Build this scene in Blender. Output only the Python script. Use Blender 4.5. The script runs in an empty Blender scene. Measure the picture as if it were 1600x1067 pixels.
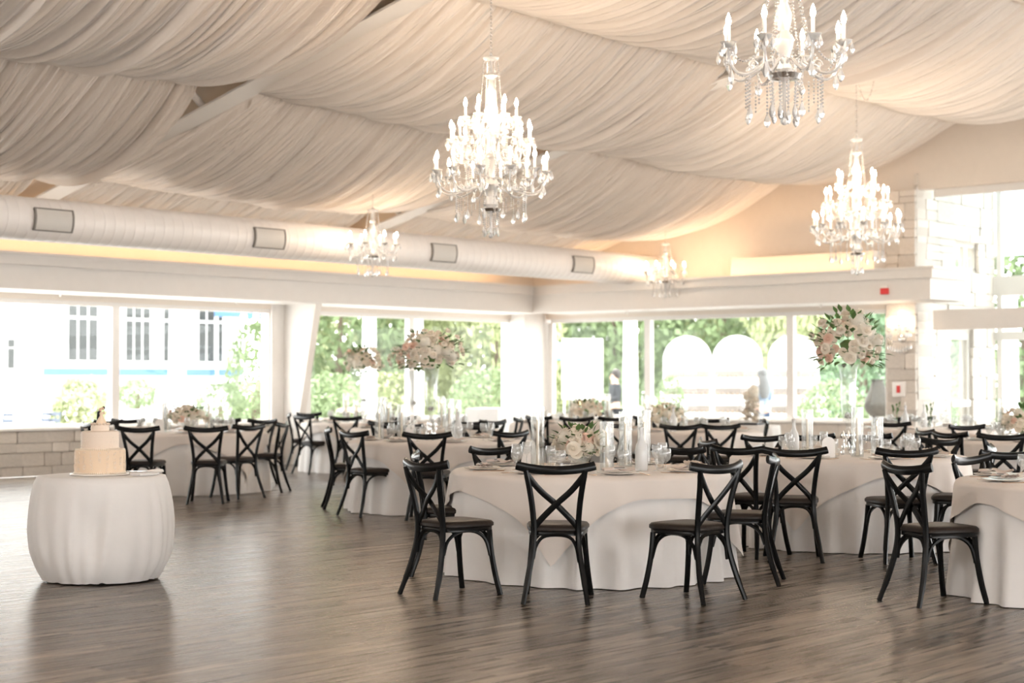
import bpy, bmesh, math, random
from mathutils import Vector, Matrix, Quaternion
R = math.radians; PI = math.pi; TAU = 2*PI
random.seed(7)
S = bpy.context.scene; COL = S.collection

# ------------------------------------------------------------------ camera, light, exposure
FPX, HOR, CAMZ = 2600.0, 595.0, 1.42          # focal length in px, horizon row, eye height
FWD = (math.cos(R(41.2)), math.cos(R(48.8))); RGT = (FWD[1], -FWD[0])
def P(px, d, z=0.0):
    """Point of the place at horizontal direction px, forward depth d, height z."""
    t = (px-800)/FPX
    return Vector((d*(FWD[0]+RGT[0]*t), d*(FWD[1]+RGT[1]*t), z))
cam = bpy.data.cameras.new('camera'); camo = bpy.data.objects.new('camera', cam); COL.objects.link(camo)
camo.location = (0, 0, CAMZ)
camo.rotation_euler = Vector((FWD[0], FWD[1], (HOR-533.5)/FPX)).to_track_quat('-Z', 'Y').to_euler()
cam.sensor_width = 36; cam.lens = FPX/1600*36; cam.clip_end = 400
cam.dof.use_dof = True; cam.dof.focus_distance = 11.8; cam.dof.aperture_fstop = 2.0
S.camera = camo
w = bpy.data.worlds.new('sky'); S.world = w; w.use_nodes = True
bg = w.node_tree.nodes['Background']; bg.inputs[0].default_value = (1.0, 0.985, 0.965, 1); bg.inputs[1].default_value = 5.6
sun = bpy.data.lights.new('sun', 'SUN'); sun.energy = 5.0; sun.angle = R(3); sun.color = (1, .96, .88)
suno = bpy.data.objects.new('sun', sun); COL.objects.link(suno)
suno.rotation_euler = Vector((-.25, -.45, -1)).to_track_quat('-Z', 'Y').to_euler()
S.view_settings.view_transform = 'Standard'; S.view_settings.look = 'None'
S.view_settings.exposure = 0.48; S.view_settings.gamma = 1.0; S.view_settings.use_curve_mapping = False

# ------------------------------------------------------------------ materials
def mat(name, col, rough=.5, metal=0.0, spec=.5, noise=0.0, nscale=8.0, bump=0.0, bscale=60.0, rnd=0.0,
        trans=0.0, emit=None, estr=0.0, coat=0.0, sheen=0.0, tl=0.0):
    m = bpy.data.materials.new(name); m.use_nodes = True
    nt = m.node_tree; b = nt.nodes['Principled BSDF']; L = nt.links.new
    b.inputs['Roughness'].default_value = rough; b.inputs['Metallic'].default_value = metal
    b.inputs['Specular IOR Level'].default_value = spec; b.inputs['Transmission Weight'].default_value = trans
    b.inputs['Coat Weight'].default_value = coat; b.inputs['Sheen Weight'].default_value = sheen
    c = (*col, 1)
    tc = nt.nodes.new('ShaderNodeTexCoord')
    n = nt.nodes.new('ShaderNodeTexNoise'); n.inputs['Scale'].default_value = nscale; n.inputs['Detail'].default_value = 4
    L(tc.outputs['Object'], n.inputs['Vector'])
    mx = nt.nodes.new('ShaderNodeMix'); mx.data_type = 'RGBA'
    k = max(noise, .02)
    mx.inputs[6].default_value = (*[x*(1-k) for x in col], 1); mx.inputs[7].default_value = (*[min(1, x*(1+k)) for x in col], 1)
    L(n.outputs['Fac'], mx.inputs[0]); out = mx.outputs[2]
    if rnd:
        oi = nt.nodes.new('ShaderNodeObjectInfo'); hs = nt.nodes.new('ShaderNodeHueSaturation')
        mr = nt.nodes.new('ShaderNodeMapRange'); mr.inputs[3].default_value = 1-rnd; mr.inputs[4].default_value = 1+rnd
        L(oi.outputs['Random'], mr.inputs[0]); L(mr.outputs[0], hs.inputs['Value']); L(out, hs.inputs['Color']); out = hs.outputs[0]
    L(out, b.inputs['Base Color'])
    if bump:
        n2 = nt.nodes.new('ShaderNodeTexNoise'); n2.inputs['Scale'].default_value = bscale; n2.inputs['Detail'].default_value = 5
        L(tc.outputs['Object'], n2.inputs['Vector'])
        bp = nt.nodes.new('ShaderNodeBump'); bp.inputs['Strength'].default_value = bump; bp.inputs['Distance'].default_value = .02
        L(n2.outputs['Fac'], bp.inputs['Height']); L(bp.outputs[0], b.inputs['Normal'])
    if emit:
        b.inputs['Emission Color'].default_value = (*emit, 1); b.inputs['Emission Strength'].default_value = estr
    if tl:      # light shining through thin petals and leaves
        tb = nt.nodes.new('ShaderNodeBsdfTranslucent'); ms = nt.nodes.new('ShaderNodeMixShader'); ms.inputs[0].default_value = tl
        L(out, tb.inputs[0]); L(b.outputs[0], ms.inputs[1]); L(tb.outputs[0], ms.inputs[2]); L(ms.outputs[0], nt.nodes['Material Output'].inputs[0])
    return m
def thin_glass(name, tint=(1, 1, 1), rough=.02, ior=1.45, extra=.04, white=0.0):
    m = bpy.data.materials.new(name); m.use_nodes = True; nt = m.node_tree; L = nt.links.new
    nt.nodes.remove(nt.nodes['Principled BSDF']); out = nt.nodes['Material Output']
    tr = nt.nodes.new('ShaderNodeBsdfTransparent'); tr.inputs[0].default_value = (*tint, 1)
    gl = nt.nodes.new('ShaderNodeBsdfGlossy'); gl.inputs['Roughness'].default_value = rough
    fr = nt.nodes.new('ShaderNodeFresnel'); fr.inputs[0].default_value = ior
    ad = nt.nodes.new('ShaderNodeMath'); ad.operation = 'ADD'; ad.use_clamp = True; ad.inputs[1].default_value = extra
    L(fr.outputs[0], ad.inputs[0]); mx = nt.nodes.new('ShaderNodeMixShader')
    ge = nt.nodes.new('ShaderNodeNewGeometry'); iv = nt.nodes.new('ShaderNodeMath'); iv.operation = 'SUBTRACT'; iv.inputs[0].default_value = 1.0; L(ge.outputs['Backfacing'], iv.inputs[1])
    fm = nt.nodes.new('ShaderNodeMath'); fm.operation = 'MULTIPLY'; L(ad.outputs[0], fm.inputs[0]); L(iv.outputs[0], fm.inputs[1])   # reflect on entering only
    L(fm.outputs[0], mx.inputs[0]); L(tr.outputs[0], mx.inputs[1]); L(gl.outputs[0], mx.inputs[2]); res = mx
    if white:
        df = nt.nodes.new('ShaderNodeBsdfDiffuse'); df.inputs[0].default_value = (.95, .95, .95, 1)
        m2 = nt.nodes.new('ShaderNodeMixShader'); m2.inputs[0].default_value = white
        L(mx.outputs[0], m2.inputs[1]); L(df.outputs[0], m2.inputs[2]); res = m2
    L(res.outputs[0], out.inputs[0]); return m
def wood_floor():
    m = bpy.data.materials.new('wood_plank'); m.use_nodes = True; nt = m.node_tree; L = nt.links.new; N = nt.nodes.new
    b = nt.nodes['Principled BSDF']
    g = N('ShaderNodeNewGeometry'); oi = N('ShaderNodeObjectInfo')
    ad = N('ShaderNodeMath'); ad.operation = 'ADD'; L(g.outputs['Random Per Island'], ad.inputs[0]); L(oi.outputs['Random'], ad.inputs[1])
    fr = N('ShaderNodeMath'); fr.operation = 'FRACT'; L(ad.outputs[0], fr.inputs[0])
    cb = N('ShaderNodeCombineXYZ'); sc = N('ShaderNodeMath'); sc.operation = 'MULTIPLY'; sc.inputs[1].default_value = 40
    L(fr.outputs[0], sc.inputs[0]); L(sc.outputs[0], cb.inputs[0]); L(sc.outputs[0], cb.inputs[2])
    va = N('ShaderNodeVectorMath'); L(g.outputs['Position'], va.inputs[0]); L(cb.outputs[0], va.inputs[1])
    mp = N('ShaderNodeMapping'); mp.inputs['Scale'].default_value = (.7, 15, 1); L(va.outputs[0], mp.inputs[0])
    n1 = N('ShaderNodeTexNoise'); n1.inputs['Scale'].default_value = 1.6; n1.inputs['Detail'].default_value = 6; n1.inputs['Distortion'].default_value = .8
    L(mp.outputs[0], n1.inputs['Vector'])
    mp2 = N('ShaderNodeMapping'); mp2.inputs['Scale'].default_value = (3, 90, 1); L(va.outputs[0], mp2.inputs[0])
    n2 = N('ShaderNodeTexNoise'); n2.inputs['Scale'].default_value = 2; n2.inputs['Detail'].default_value = 3; L(mp2.outputs[0], n2.inputs['Vector'])
    cr = N('ShaderNodeValToRGB'); e = cr.color_ramp.elements
    e[0].position = .36; e[0].color = (.034, .026, .019, 1); e[1].position = .66; e[1].color = (.37, .305, .240, 1)
    x = e.new(.5); x.color = (.140, .108, .080, 1); L(n1.outputs['Fac'], cr.inputs[0])
    mx = N('ShaderNodeMix'); mx.data_type = 'RGBA'; mx.blend_type = 'MULTIPLY'; mx.inputs[0].default_value = .35
    L(cr.outputs[0], mx.inputs[6]); L(n2.outputs['Color'], mx.inputs[7])
    hs = N('ShaderNodeHueSaturation'); mr = N('ShaderNodeMapRange'); mr.inputs[3].default_value = .8; mr.inputs[4].default_value = 1.3
    hs.inputs['Saturation'].default_value = .9
    L(fr.outputs[0], mr.inputs[0]); L(mr.outputs[0], hs.inputs['Value']); L(mx.outputs[2], hs.inputs['Color']); L(hs.outputs[0], b.inputs['Base Color'])
    rr = N('ShaderNodeMapRange'); rr.inputs[3].default_value = .20; rr.inputs[4].default_value = .36
    L(n1.outputs['Fac'], rr.inputs[0]); L(rr.outputs[0], b.inputs['Roughness'])
    bp = N('ShaderNodeBump'); bp.inputs['Strength'].default_value = .05; bp.inputs['Distance'].default_value = .004
    L(n2.outputs['Fac'], bp.inputs['Height']); L(bp.outputs[0], b.inputs['Normal'])
    return m
def drape_fabric():
    m = mat('ivory_drape_fabric', (.94, .865, .795), .75, noise=.04, nscale=3, sheen=.2); nt = m.node_tree; L = nt.links.new; N = nt.nodes.new
    g = N('ShaderNodeNewGeometry'); mp = N('ShaderNodeMapping'); mp.inputs['Scale'].default_value = (26, .35, .35); L(g.outputs['Position'], mp.inputs[0])
    n = N('ShaderNodeTexNoise'); n.inputs['Scale'].default_value = 1; n.inputs['Detail'].default_value = 3; L(mp.outputs[0], n.inputs['Vector'])
    b = N('ShaderNodeBump'); b.inputs['Strength'].default_value = .9; b.inputs['Distance'].default_value = .06; L(n.outputs['Fac'], b.inputs['Height'])
    L(b.outputs[0], nt.nodes['Principled BSDF'].inputs['Normal']); return m
MT = dict(
    floor=wood_floor(),
    joint=mat('floor_joint', (.05, .04, .034), .8),
    white=mat('white_paint', (.83, .80, .77), .45, noise=.03),
    wall=mat('warm_wall_paint', (.80, .72, .64), .7, noise=.03),
    fascia=mat('fascia_paint', (.78, .745, .71), .5, noise=.03),
    beam=mat('beam_paint', (.84, .79, .74), .5),
    web=mat('tan_beam_web', (.86, .68, .50), .7),
    deck=mat('tan_roof_deck', (.58, .46, .35), .8, noise=.1),
    stone=mat('limestone', (.72, .66, .60), .85, noise=.16, nscale=9, bump=.5, bscale=22, rnd=.13),
    mortar=mat('mortar', (.58, .53, .48), .9),
    drape=drape_fabric(),
    duct=mat('white_duct', (.84, .79, .755), .42, noise=.03),
    grille=mat('grey_grille', (.62, .59, .55), .5),
    seam=mat('dark_seam', (.22, .20, .18), .6),
    cove=mat('cove_lamp', (1, .8, .6), .5, emit=(1, .66, .36), estr=9.0),
    black=mat('black_lacquer', (.0045, .005, .0055), .24, spec=.22, noise=.1),
    leather=mat('dark_seat_leather', (.020, .014, .011), .42, spec=.25, noise=.2, nscale=30, bump=.1),
    cloth=mat('white_linen', (.82, .80, .785), .75, noise=.02, sheen=.2, bump=.12, bscale=350),
    overlay=mat('blush_linen', (.78, .71, .655), .72, noise=.02, sheen=.2, bump=.12, bscale=350),
    steel=mat('grey_steel', (.35, .35, .36), .4, metal=.8),
    chrome=mat('chrome', (.82, .80, .78), .15, metal=1),
    tabletop=mat('table_plywood', (.35, .25, .17), .6, noise=.2),
    crystal=mat('lead_crystal', (1, 1, 1), .06, spec=.9, trans=.60),
    candle_tube=mat('candle_sleeve', (.95, .92, .88), .45),
    bulb=mat('flame_bulb', (1, .95, .9), .3, emit=(1, .78, .56), estr=140.0),
    glass=thin_glass('vase_glass', (.95, .965, .965), .04, 1.75, .04, .07),
    goblet=thin_glass('goblet_glass', (.96, .97, .97), .05, 1.6, .05, .10),
    pane=thin_glass('window_pane', (.97, .985, .985), .01, 1.35, .0),
    frost=thin_glass('frosted_bottle', (.93, .95, .96), .25, 1.5, .12, .45),
    wax=mat('ivory_wax', (.90, .77, .62), .5, noise=.02),
    flame=mat('candle_flame', (1, .9, .6), .5, emit=(1, .72, .35), estr=14),
    porcelain=mat('white_porcelain', (.88, .84, .80), .2),
    gold=mat('gold_cutlery', (.80, .58, .40), .25, metal=1),
    napkin=mat('blush_napkin', (.86, .76, .70), .8, bump=.2, bscale=200),
    card=mat('white_card', (.93, .92, .91), .6),
    ink=mat('black_card', (.03, .03, .03), .5),
    rose=mat('cream_petal', (.96, .90, .81), .6, noise=.04, nscale=30, rnd=.05, tl=.4),
    blush=mat('blush_petal', (.96, .76, .66), .6, noise=.05, nscale=30, rnd=.05, tl=.4),
    hydr=mat('white_floret', (.95, .92, .85), .65, noise=.05, nscale=40, rnd=.04, tl=.4),
    leaf=mat('green_leaf', (.10, .19, .06), .45, noise=.3, nscale=20, rnd=.35, tl=.3),
    stem=mat('green_stem', (.12, .22, .07), .6),
    icing=mat('ivory_icing', (.84, .66, .48), .55, noise=.02),
    icing2=mat('pale_icing', (.86, .73, .61), .55, noise=.02),
    pearl=mat('sugar_pearl', (.92, .82, .70), .3),
    skin=mat('skin', (.75, .50, .38), .55),
    suit=mat('dark_suit', (.015, .018, .025), .7),
    gown=mat('ivory_gown', (.92, .74, .55), .6),
    hair_dark=mat('dark_hair', (.03, .02, .015), .5),
    hair_grey=mat('grey_hair', (.13, .135, .14), .5, noise=.2),
    shirt_blue=mat('pale_blue_shirt', (.22, .30, .42), .8),
    jeans=mat('blue_jeans', (.04, .075, .14), .8),
    red=mat('alarm_red', (.75, .03, .03), .35),
    ext_white=mat('white_siding', (.88, .88, .88), .6, noise=.02),
    ext_blue=mat('blue_trim', (.07, .17, .36), .5),
    ext_glass=mat('dark_window_glass', (.06, .065, .065), .12, spec=.2, noise=.2),
    ext_col=mat('white_column', (.86, .86, .87), .5),
    patio=mat('pale_patio', (.62, .61, .60), .8, noise=.08),
    lawn=mat('lawn', (.30, .42, .16), .9, noise=.3, nscale=3),
    tree1=mat('tree_leaf', (.20, .27, .13), .6, noise=.35, nscale=1.5),
    tree2=mat('yellow_green_leaf', (.33, .37, .19), .6, noise=.3, nscale=1.5),
    tree3=mat('dark_evergreen', (.20, .30, .18), .6, noise=.3, nscale=1.5),
    bark=mat('bark', (.16, .12, .09), .9, noise=.3),
    redflower=mat('red_petal', (.80, .10, .12), .6, rnd=.2),
    urn=mat('weathered_stone', (.16, .155, .145), .9, noise=.35, nscale=6, bump=.6, bscale=15),
    shelfwood=mat('pale_shelf', (.26, .20, .155), .6),
    shelfback=mat('cream_shelf_back', (.28, .25, .23), .7),
    patio_metal=mat('dark_patio_metal', (.10, .12, .16), .5),
    porch_ceiling=mat('pale_blue_ceiling', (.62, .80, .86), .6),
    acrylic=thin_glass('clear_acrylic', (.98, .98, .98), .02, 1.45, .03, .03),
    ribbon=mat('black_ribbon', (.02, .02, .025), .5),
)

# ------------------------------------------------------------------ mesh helpers
class MB:
    def __init__(s): s.v = []; s.f = []
    def add(s, vs, fs, M=None):
        o = len(s.v)
        s.v += [tuple(M @ Vector(p)) for p in vs] if M is not None else [tuple(p) for p in vs]
        s.f += [tuple(i+o for i in f) for f in fs]; return s
    def box(s, c, sz, M=None):
        x, y, z = c; a, b, d = sz[0]/2, sz[1]/2, sz[2]/2
        vs = [(x+i*a, y+j*b, z+k*d) for i in (-1, 1) for j in (-1, 1) for k in (-1, 1)]
        return s.add(vs, [(0, 1, 3, 2), (4, 6, 7, 5), (0, 4, 5, 1), (2, 3, 7, 6), (0, 2, 6, 4), (1, 5, 7, 3)], M)
    def bbox(s, lo, hi): return s.box([(a+b)/2 for a, b in zip(lo, hi)], [b-a for a, b in zip(lo, hi)])
    def bevbox(s, c, sz, bv, M=None):
        x, y, z = c; a, b, d = sz[0]/2, sz[1]/2, sz[2]/2; vs = []
        for k, e in ((-d, bv), (-d+bv, 0), (d-bv, 0), (d, bv)):
            for i, j in ((-1, -1), (1, -1), (1, 1), (-1, 1)): vs.append((x+i*(a-e), y+j*(b-e), z+k))
        fs = [(3, 2, 1, 0), (12, 13, 14, 15)]
        for l in range(3):
            for i in range(4): j = (i+1) % 4; fs.append((l*4+i, l*4+j, l*4+4+j, l*4+4+i))
        return s.add(vs, fs, M)
    def lathe(s, prof, n=16, M=None, caps=True, a0=0.0):
        vs = []; fs = []; m = len(prof)
        for r, z in prof:
            for i in range(n):
                a = a0+TAU*i/n; vs.append((r*math.cos(a), r*math.sin(a), z))
        for k in range(m-1):
            for i in range(n):
                j = (i+1) % n; fs.append((k*n+i, k*n+j, (k+1)*n+j, (k+1)*n+i))
        if caps:
            if prof[0][0] > 1e-5: fs.append(tuple(range(n-1, -1, -1)))
            if prof[-1][0] > 1e-5: fs.append(tuple((m-1)*n+i for i in range(n)))
        return s.add(vs, fs, M)
    def tube(s, pts, rad, n=8, M=None, flat=None, up=None):
        pts = [Vector(p) for p in pts]; m = len(pts)
        rads = rad if isinstance(rad, (list, tuple)) else [rad]*m
        vs = []; fs = []; U = Vector(up) if up else None
        t0 = (pts[1]-pts[0]).normalized()
        if U is None: U = Vector((0, 0, 1)) if abs(t0.z) < .9 else Vector((1, 0, 0))
        for k in range(m):
            t = (pts[min(k+1, m-1)]-pts[max(k-1, 0)]).normalized()
            U = (U-t*U.dot(t)).normalized(); W = t.cross(U)
            for i in range(n):
                a = TAU*(i+.5)/n; ca, sa = math.cos(a), math.sin(a)
                if flat: ca *= flat[0]; sa *= flat[1]
                vs.append(pts[k]+(U*ca+W*sa)*rads[k])
        for k in range(m-1):
            for i in range(n):
                j = (i+1) % n; fs.append((k*n+i, k*n+j, (k+1)*n+j, (k+1)*n+i))
        fs += [tuple(range(n-1, -1, -1)), tuple((m-1)*n+i for i in range(n))]
        return s.add(vs, fs, M)
    def ball(s, c, r, n=8, m=5, sq=(1, 1, 1)):
        prof = [(r*math.sin(PI*k/m), -r*math.cos(PI*k/m)) for k in range(m+1)]
        vs = [(c[0], c[1], c[2]-r*sq[2])]; fs = []
        for k in range(1, m):
            for i in range(n):
                a = TAU*i/n; vs.append((c[0]+prof[k][0]*math.cos(a)*sq[0], c[1]+prof[k][0]*math.sin(a)*sq[1], c[2]+prof[k][1]*sq[2]))
        vs.append((c[0], c[1], c[2]+r*sq[2])); T = len(vs)-1
        for i in range(n):
            j = (i+1) % n; fs.append((0, 1+j, 1+i)); fs.append((T, T-n+i, T-n+j))
            for k in range(m-2): fs.append((1+k*n+i, 1+k*n+j, 1+(k+1)*n+j, 1+(k+1)*n+i))
        return s.add(vs, fs)
    def octa(s, c, r, h=None):
        h = h or r; x, y, z = c
        return s.add([(x+r, y, z), (x, y+r, z), (x-r, y, z), (x, y-r, z), (x, y, z+h), (x, y, z-h)],
                     [(0, 1, 4), (1, 2, 4), (2, 3, 4), (3, 0, 4), (1, 0, 5), (2, 1, 5), (3, 2, 5), (0, 3, 5)])
    def data(s, name, m, smooth=True, auto=40):
        me = bpy.data.meshes.new(name); me.from_pydata(s.v, [], s.f); me.update()
        if m is not None: me.materials.append(MT[m] if isinstance(m, str) else m)
        if smooth:
            me.polygons.foreach_set('use_smooth', [True]*len(me.polygons))
            if auto < 180: me.set_sharp_from_angle(angle=R(auto))
        return me
    def build(s, name, m, parent=None, smooth=True, auto=40, **kw):
        return link(name, s.data(name, m, smooth, auto), parent, **kw)
def link(name, data, parent=None, loc=None, rz=None, scale=None, rot=None):
    o = bpy.data.objects.new(name, data); COL.objects.link(o)
    if parent is not None: o.parent = parent
    if loc is not None: o.location = loc
    if rz is not None: o.rotation_euler = (0, 0, rz)
    if rot is not None: o.rotation_euler = rot
    if scale is not None: o.scale = scale if hasattr(scale, '__len__') else (scale,)*3
    return o
def tag(o, label, cat, group=None, kind=None):
    o['label'] = label; o['category'] = cat
    if group: o['group'] = group
    if kind: o['kind'] = kind
    return o
def struct(o, label=None):
    o['kind'] = 'structure'
    if label: o['label'] = label
    return o
def empty(name, loc, rz=0.0, scale=1.0):
    o = bpy.data.objects.new(name, None); COL.objects.link(o); o.location = loc; o.rotation_euler = (0, 0, rz)
    o.scale = (scale,)*3; o.empty_display_size = .1; return o
KIDS = {}
def copy_tree(o, parent=None):
    c = o.copy(); COL.objects.link(c)
    if parent is not None: c.parent = parent
    for ch in KIDS.setdefault(o.name, list(o.children)): copy_tree(ch, c)
    return c
def bez(p, n=8):
    p = [Vector(q) for q in p]; out = []
    for i in range(n+1):
        t = i/n; q = p[:]
        while len(q) > 1: q = [a.lerp(b, t) for a, b in zip(q, q[1:])]
        out.append(q[0])
    return out
def spline(pts, n=5):
    """Catmull-Rom through the points."""
    p = [Vector(q) for q in pts]; p = [p[0]*2-p[1]]+p+[p[-1]*2-p[-2]]; out = []
    for i in range(1, len(p)-2):
        for k in range(n):
            t = k/n; a, b, c, d = p[i-1:i+3]
            out.append(.5*((2*b)+(c-a)*t+(2*a-5*b+4*c-d)*t*t+(3*b-a-3*c+d)*t**3))
    return out+[p[-2]]

# ------------------------------------------------------------------ the room
WY, WX, YS, XS = 21.7, 25.4, 20.7, 24.25      # window planes and soffit faces
SILL, HEAD, SOF0, SOF1 = .70, 2.64, 2.72, 3.24
FRAMES = (6.6, 12.75, 18.9, 25.05)
floor = struct(MB().bbox((-4, -4, -.2), (28.4, WY+.1, -.012)).build('floor', 'joint', smooth=False), 'grey brown wood plank floor')
def planks():
    rng = random.Random(3); PW, PL, G = .185, 1.5, .003; out = []
    for j in range(int(-4/PW), int(WY/PW)):
        x = -4+rng.random()*PL-PL
        while x < 28:
            x0, x1 = max(x, -4), min(x+PL, 28.3); x += PL
            if x1-x0 < .05: continue
            y0, y1 = j*PW, min((j+1)*PW, WY-.02)
            c = Vector(((x0+x1)/2, (y0+y1)/2)); d = c.x*FWD[0]+c.y*FWD[1]
            t = (c.x*RGT[0]+c.y*RGT[1])/max(d, .1)*FPX+800
            out.append((d, d > 7.0 and -150 < t < 1750, x0, x1, y0, y1))
    near = sorted([p for p in out if p[1]])[:300]; ns = set(near)
    unit = MB().bevbox((0, 0, -.5), (1, 1, 1), .0).data('plank', 'floor', smooth=False)
    for d, _, x0, x1, y0, y1 in near:
        link('plank', unit, floor, loc=((x0+x1)/2, (y0+y1)/2, 0), scale=(x1-x0-G, y1-y0-G, .012))
    rest = MB()
    for p in out:
        if p in ns or p[0] < 1: continue
        _, _, x0, x1, y0, y1 = p; g = G/2
        rest.add([(x0+g, y0+g, 0), (x1-g, y0+g, 0), (x1-g, y1-g, 0), (x0+g, y1-g, 0)], [(0, 1, 2, 3)])
    o = rest.build('plank_field', 'floor', floor, smooth=False); o['kind'] = 'stuff'
planks()

STONE = MB().bevbox((0, 0, 0), (1, 1, 1), .06).data('stone', 'stone', smooth=True, auto=20)
def stones(parent, O, U, N, w, h, holes=(), seed=1, hs=(.14, .28), ws=(.28, .62)):
    """Random ashlar on a rectangle: O corner, U along, N outward; each stone its own object."""
    rng = random.Random(seed); O, U, N = Vector(O), Vector(U), Vector(N); z = 0
    ang = math.atan2(U.y, U.x)
    while z < h-.02:
        hh = rng.uniform(*hs)
        if h-z-hh < hs[0]*.8: hh = h-z
        x = 0
        while x < w-.02:
            ww = rng.uniform(*ws)
            if w-x-ww < ws[0]*.7: ww = w-x
            rects = [(x, z, ww, hh)]
            if hh > .22 and rng.random() < .35: rects = [(x, z, ww, hh*.5), (x, z+hh*.5, ww, hh*.5)]
            for a, b, c, d in rects:
                segs = [(a, a+c)]
                for hx0, hx1, hz0, hz1 in holes:
                    if b+d > hz0+.02 and b < hz1-.02:
                        ns = []
                        for s0, s1 in segs:
                            if s1 <= hx0 or s0 >= hx1: ns.append((s0, s1)); continue
                            if hx0-s0 > .04: ns.append((s0, hx0))
                            if s1-hx1 > .04: ns.append((hx1, s1))
                        segs = ns
                for s0, s1 in segs:
                    dep = rng.uniform(.045, .075)
                    link('stone', STONE, parent, loc=O+U*((s0+s1)/2)+Vector((0, 0, b+d/2))+N*(dep/2-.005), rz=ang,
                         scale=(s1-s0-.008, dep, d-.008))
            x += ww
        z += hh

# --- left wall: low stone wall, windows, piers
wl = struct(MB().bbox((5, WY, 0), (WX+.3, WY+.22, SILL)).build('wall_left', 'mortar', smooth=False), 'low stone wall under the long window')
stones(wl, (9.6, WY, 0), (1, 0, 0), (0, -1, 0), 15.4, SILL-.03, seed=4, hs=(.12, .24))
struct(MB().bbox((5, WY-.1, SILL-.02), (WX, WY+.25, SILL+.02)).build('trim_1', 'white', smooth=False), 'white window sill ledge along the left wall')
struct(MB().bbox((18.57, WY-.02, 0), (19.45, WY+.25, HEAD+.3)).build('trim_2', 'white', smooth=False), 'white pier between the two left windows')
struct(MB().bbox((24.75, WY-.35, 0), (WX+.3, WY+.25, HEAD+.3)).build('trim_3', 'white', smooth=False), 'white corner pier of the room')
struct(MB().bbox((5, WY, HEAD), (WX+.3, WY+.22, 3.9)).build('wall_left_upper', 'wall', smooth=False), 'wall above the left windows')
# --- soffit ledges with cornice
def soffit(name, lo, hi, label, axis):
    s = struct(MB().bbox(lo, hi).build(name, 'fascia', smooth=False), label); return s
s1 = struct(MB().bbox((5, YS, SOF0), (XS+.3, WY, SOF0+.34)).build('trim_4', 'fascia', smooth=False), 'long painted soffit ledge above the left windows')
MB().bbox((5, YS-.07, SOF0+.34), (XS-.0, WY, SOF1-.04)).build('cornice', 'fascia', s1, smooth=False)
MB().bbox((5, YS-.11, SOF1-.04), (XS-.0, YS+.06, SOF1)).build('cornice_lip', 'fascia', s1, smooth=False)
YE = 12.4
s2 = struct(MB().bbox((XS, YE, SOF0), (WX+.1, YS+.01, SOF0+.34)).build('trim_5', 'fascia', smooth=False), 'painted soffit ledge above the arched-view windows')
MB().bbox((XS-.07, YE-.07, SOF0+.34), (WX+.1, YS-.07, SOF1-.04)).build('cornice', 'fascia', s2, smooth=False)
MB().bbox((XS-.11, YE-.11, SOF1-.04), (WX+.1, YS-.11, SOF1)).build('cornice_lip', 'fascia', s2, smooth=False)
for a, b in (((7, 21.05, SOF1), (24.2, 21.13, SOF1+.03)), ((24.62, 13.6, SOF1), (24.70, 20.6, SOF1+.03))):
    o = MB().bbox(a, b).build('cove_light', 'cove', smooth=False)
    tag(o, 'warm cove light strip on the %s soffit ledge' % ('long left' if a[1] > 21 else 'end wall'), 'light')
o = MB().bbox((24.9, 13.75, SOF1), (WX, 16.6, SOF1+.36)).build('trim_6', 'wall', smooth=False); struct(o, 'painted upstand on the end wall ledge')
# --- gable end wall
gw = MB(); zr = lambda y: 3.75+.225*(WY-y)+.35
def gpoly(y0, y1, z0):
    gw.add([(WX, y0, z0), (WX, y1, z0), (WX, y1, zr(y1)), (WX, y0, zr(y0)), (WX+.25, y0, z0), (WX+.25, y1, z0), (WX+.25, y1, zr(y1)), (WX+.25, y0, zr(y0))],
           [(0, 3, 2, 1), (4, 5, 6, 7), (0, 1, 5, 4), (1, 2, 6, 5), (2, 3, 7, 6), (3, 0, 4, 7)])
gpoly(13.78, WY+.2, HEAD); gpoly(-4, 13.78, 4.62)
struct(gw.build('wall_right', 'wall', smooth=False), 'warm painted gable end wall')
wr = struct(MB().bbox((WX, 13.75, 0), (WX+.22, WY, SILL)).build('wall_right_low', 'mortar', smooth=False), 'low stone wall under the end windows')
stones(wr, (WX, WY-.4, 0), (0, -1, 0), (-1, 0, 0), 7.5, SILL-.03, seed=9, hs=(.14, .26), ws=(.3, .6))
struct(MB().bbox((WX-.1, 13.75, SILL-.02), (WX+.25, WY, SILL+.02)).build('trim_7', 'white', smooth=False), 'white window sill ledge along the end wall')
# --- windows
def window(name, along, fixed, marks, z0, z1, label, fr=.07):
    """along 'x' or 'y'; marks = positions of frame uprights"""
    e = empty(name, (0, 0, 0)); struct(e, label)
    def bb(nm, a0, a1, b0, b1, m, t=.09, off=0):
        q = MB()
        if along == 'x': q.bbox((a0, fixed+.04+off, b0), (a1, fixed+.04+t+off, b1))
        else: q.bbox((fixed+.04+off, a0, b0), (fixed+.04+t+off, a1, b1))
        return q.build(nm, m, e, smooth=False)
    bb('frame_rail', marks[0], marks[-1], z1-fr, z1+.04, 'white'); bb('frame_rail', marks[0], marks[-1], z0+.02, z0+fr, 'white')
    for k, a in enumerate(marks):
        ww = fr if 0 < k < len(marks)-1 else fr*.8
        bb('mullion', a-ww, a+ww, z0+fr, z1-fr, 'white', .11, -.012)
    for a, b in zip(marks, marks[1:]): bb('pane', a+fr, b-fr, z0+fr, z1-fr, 'pane', .008, .04)
    return e
window('window_1', 'x', WY, (6.3, 9.35, 12.4, 15.45, 18.6), SILL, HEAD, 'large left picture window looking onto the white house')
window('window_2', 'x', WY, (19.45, 22.0, 24.8), SILL, HEAD, 'picture window beside the slanted pillar')
window('window_3', 'y', WX, (21.25, 18.85, 15.72, 13.78), SILL, HEAD, 'end wall picture window looking onto the arches')
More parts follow.
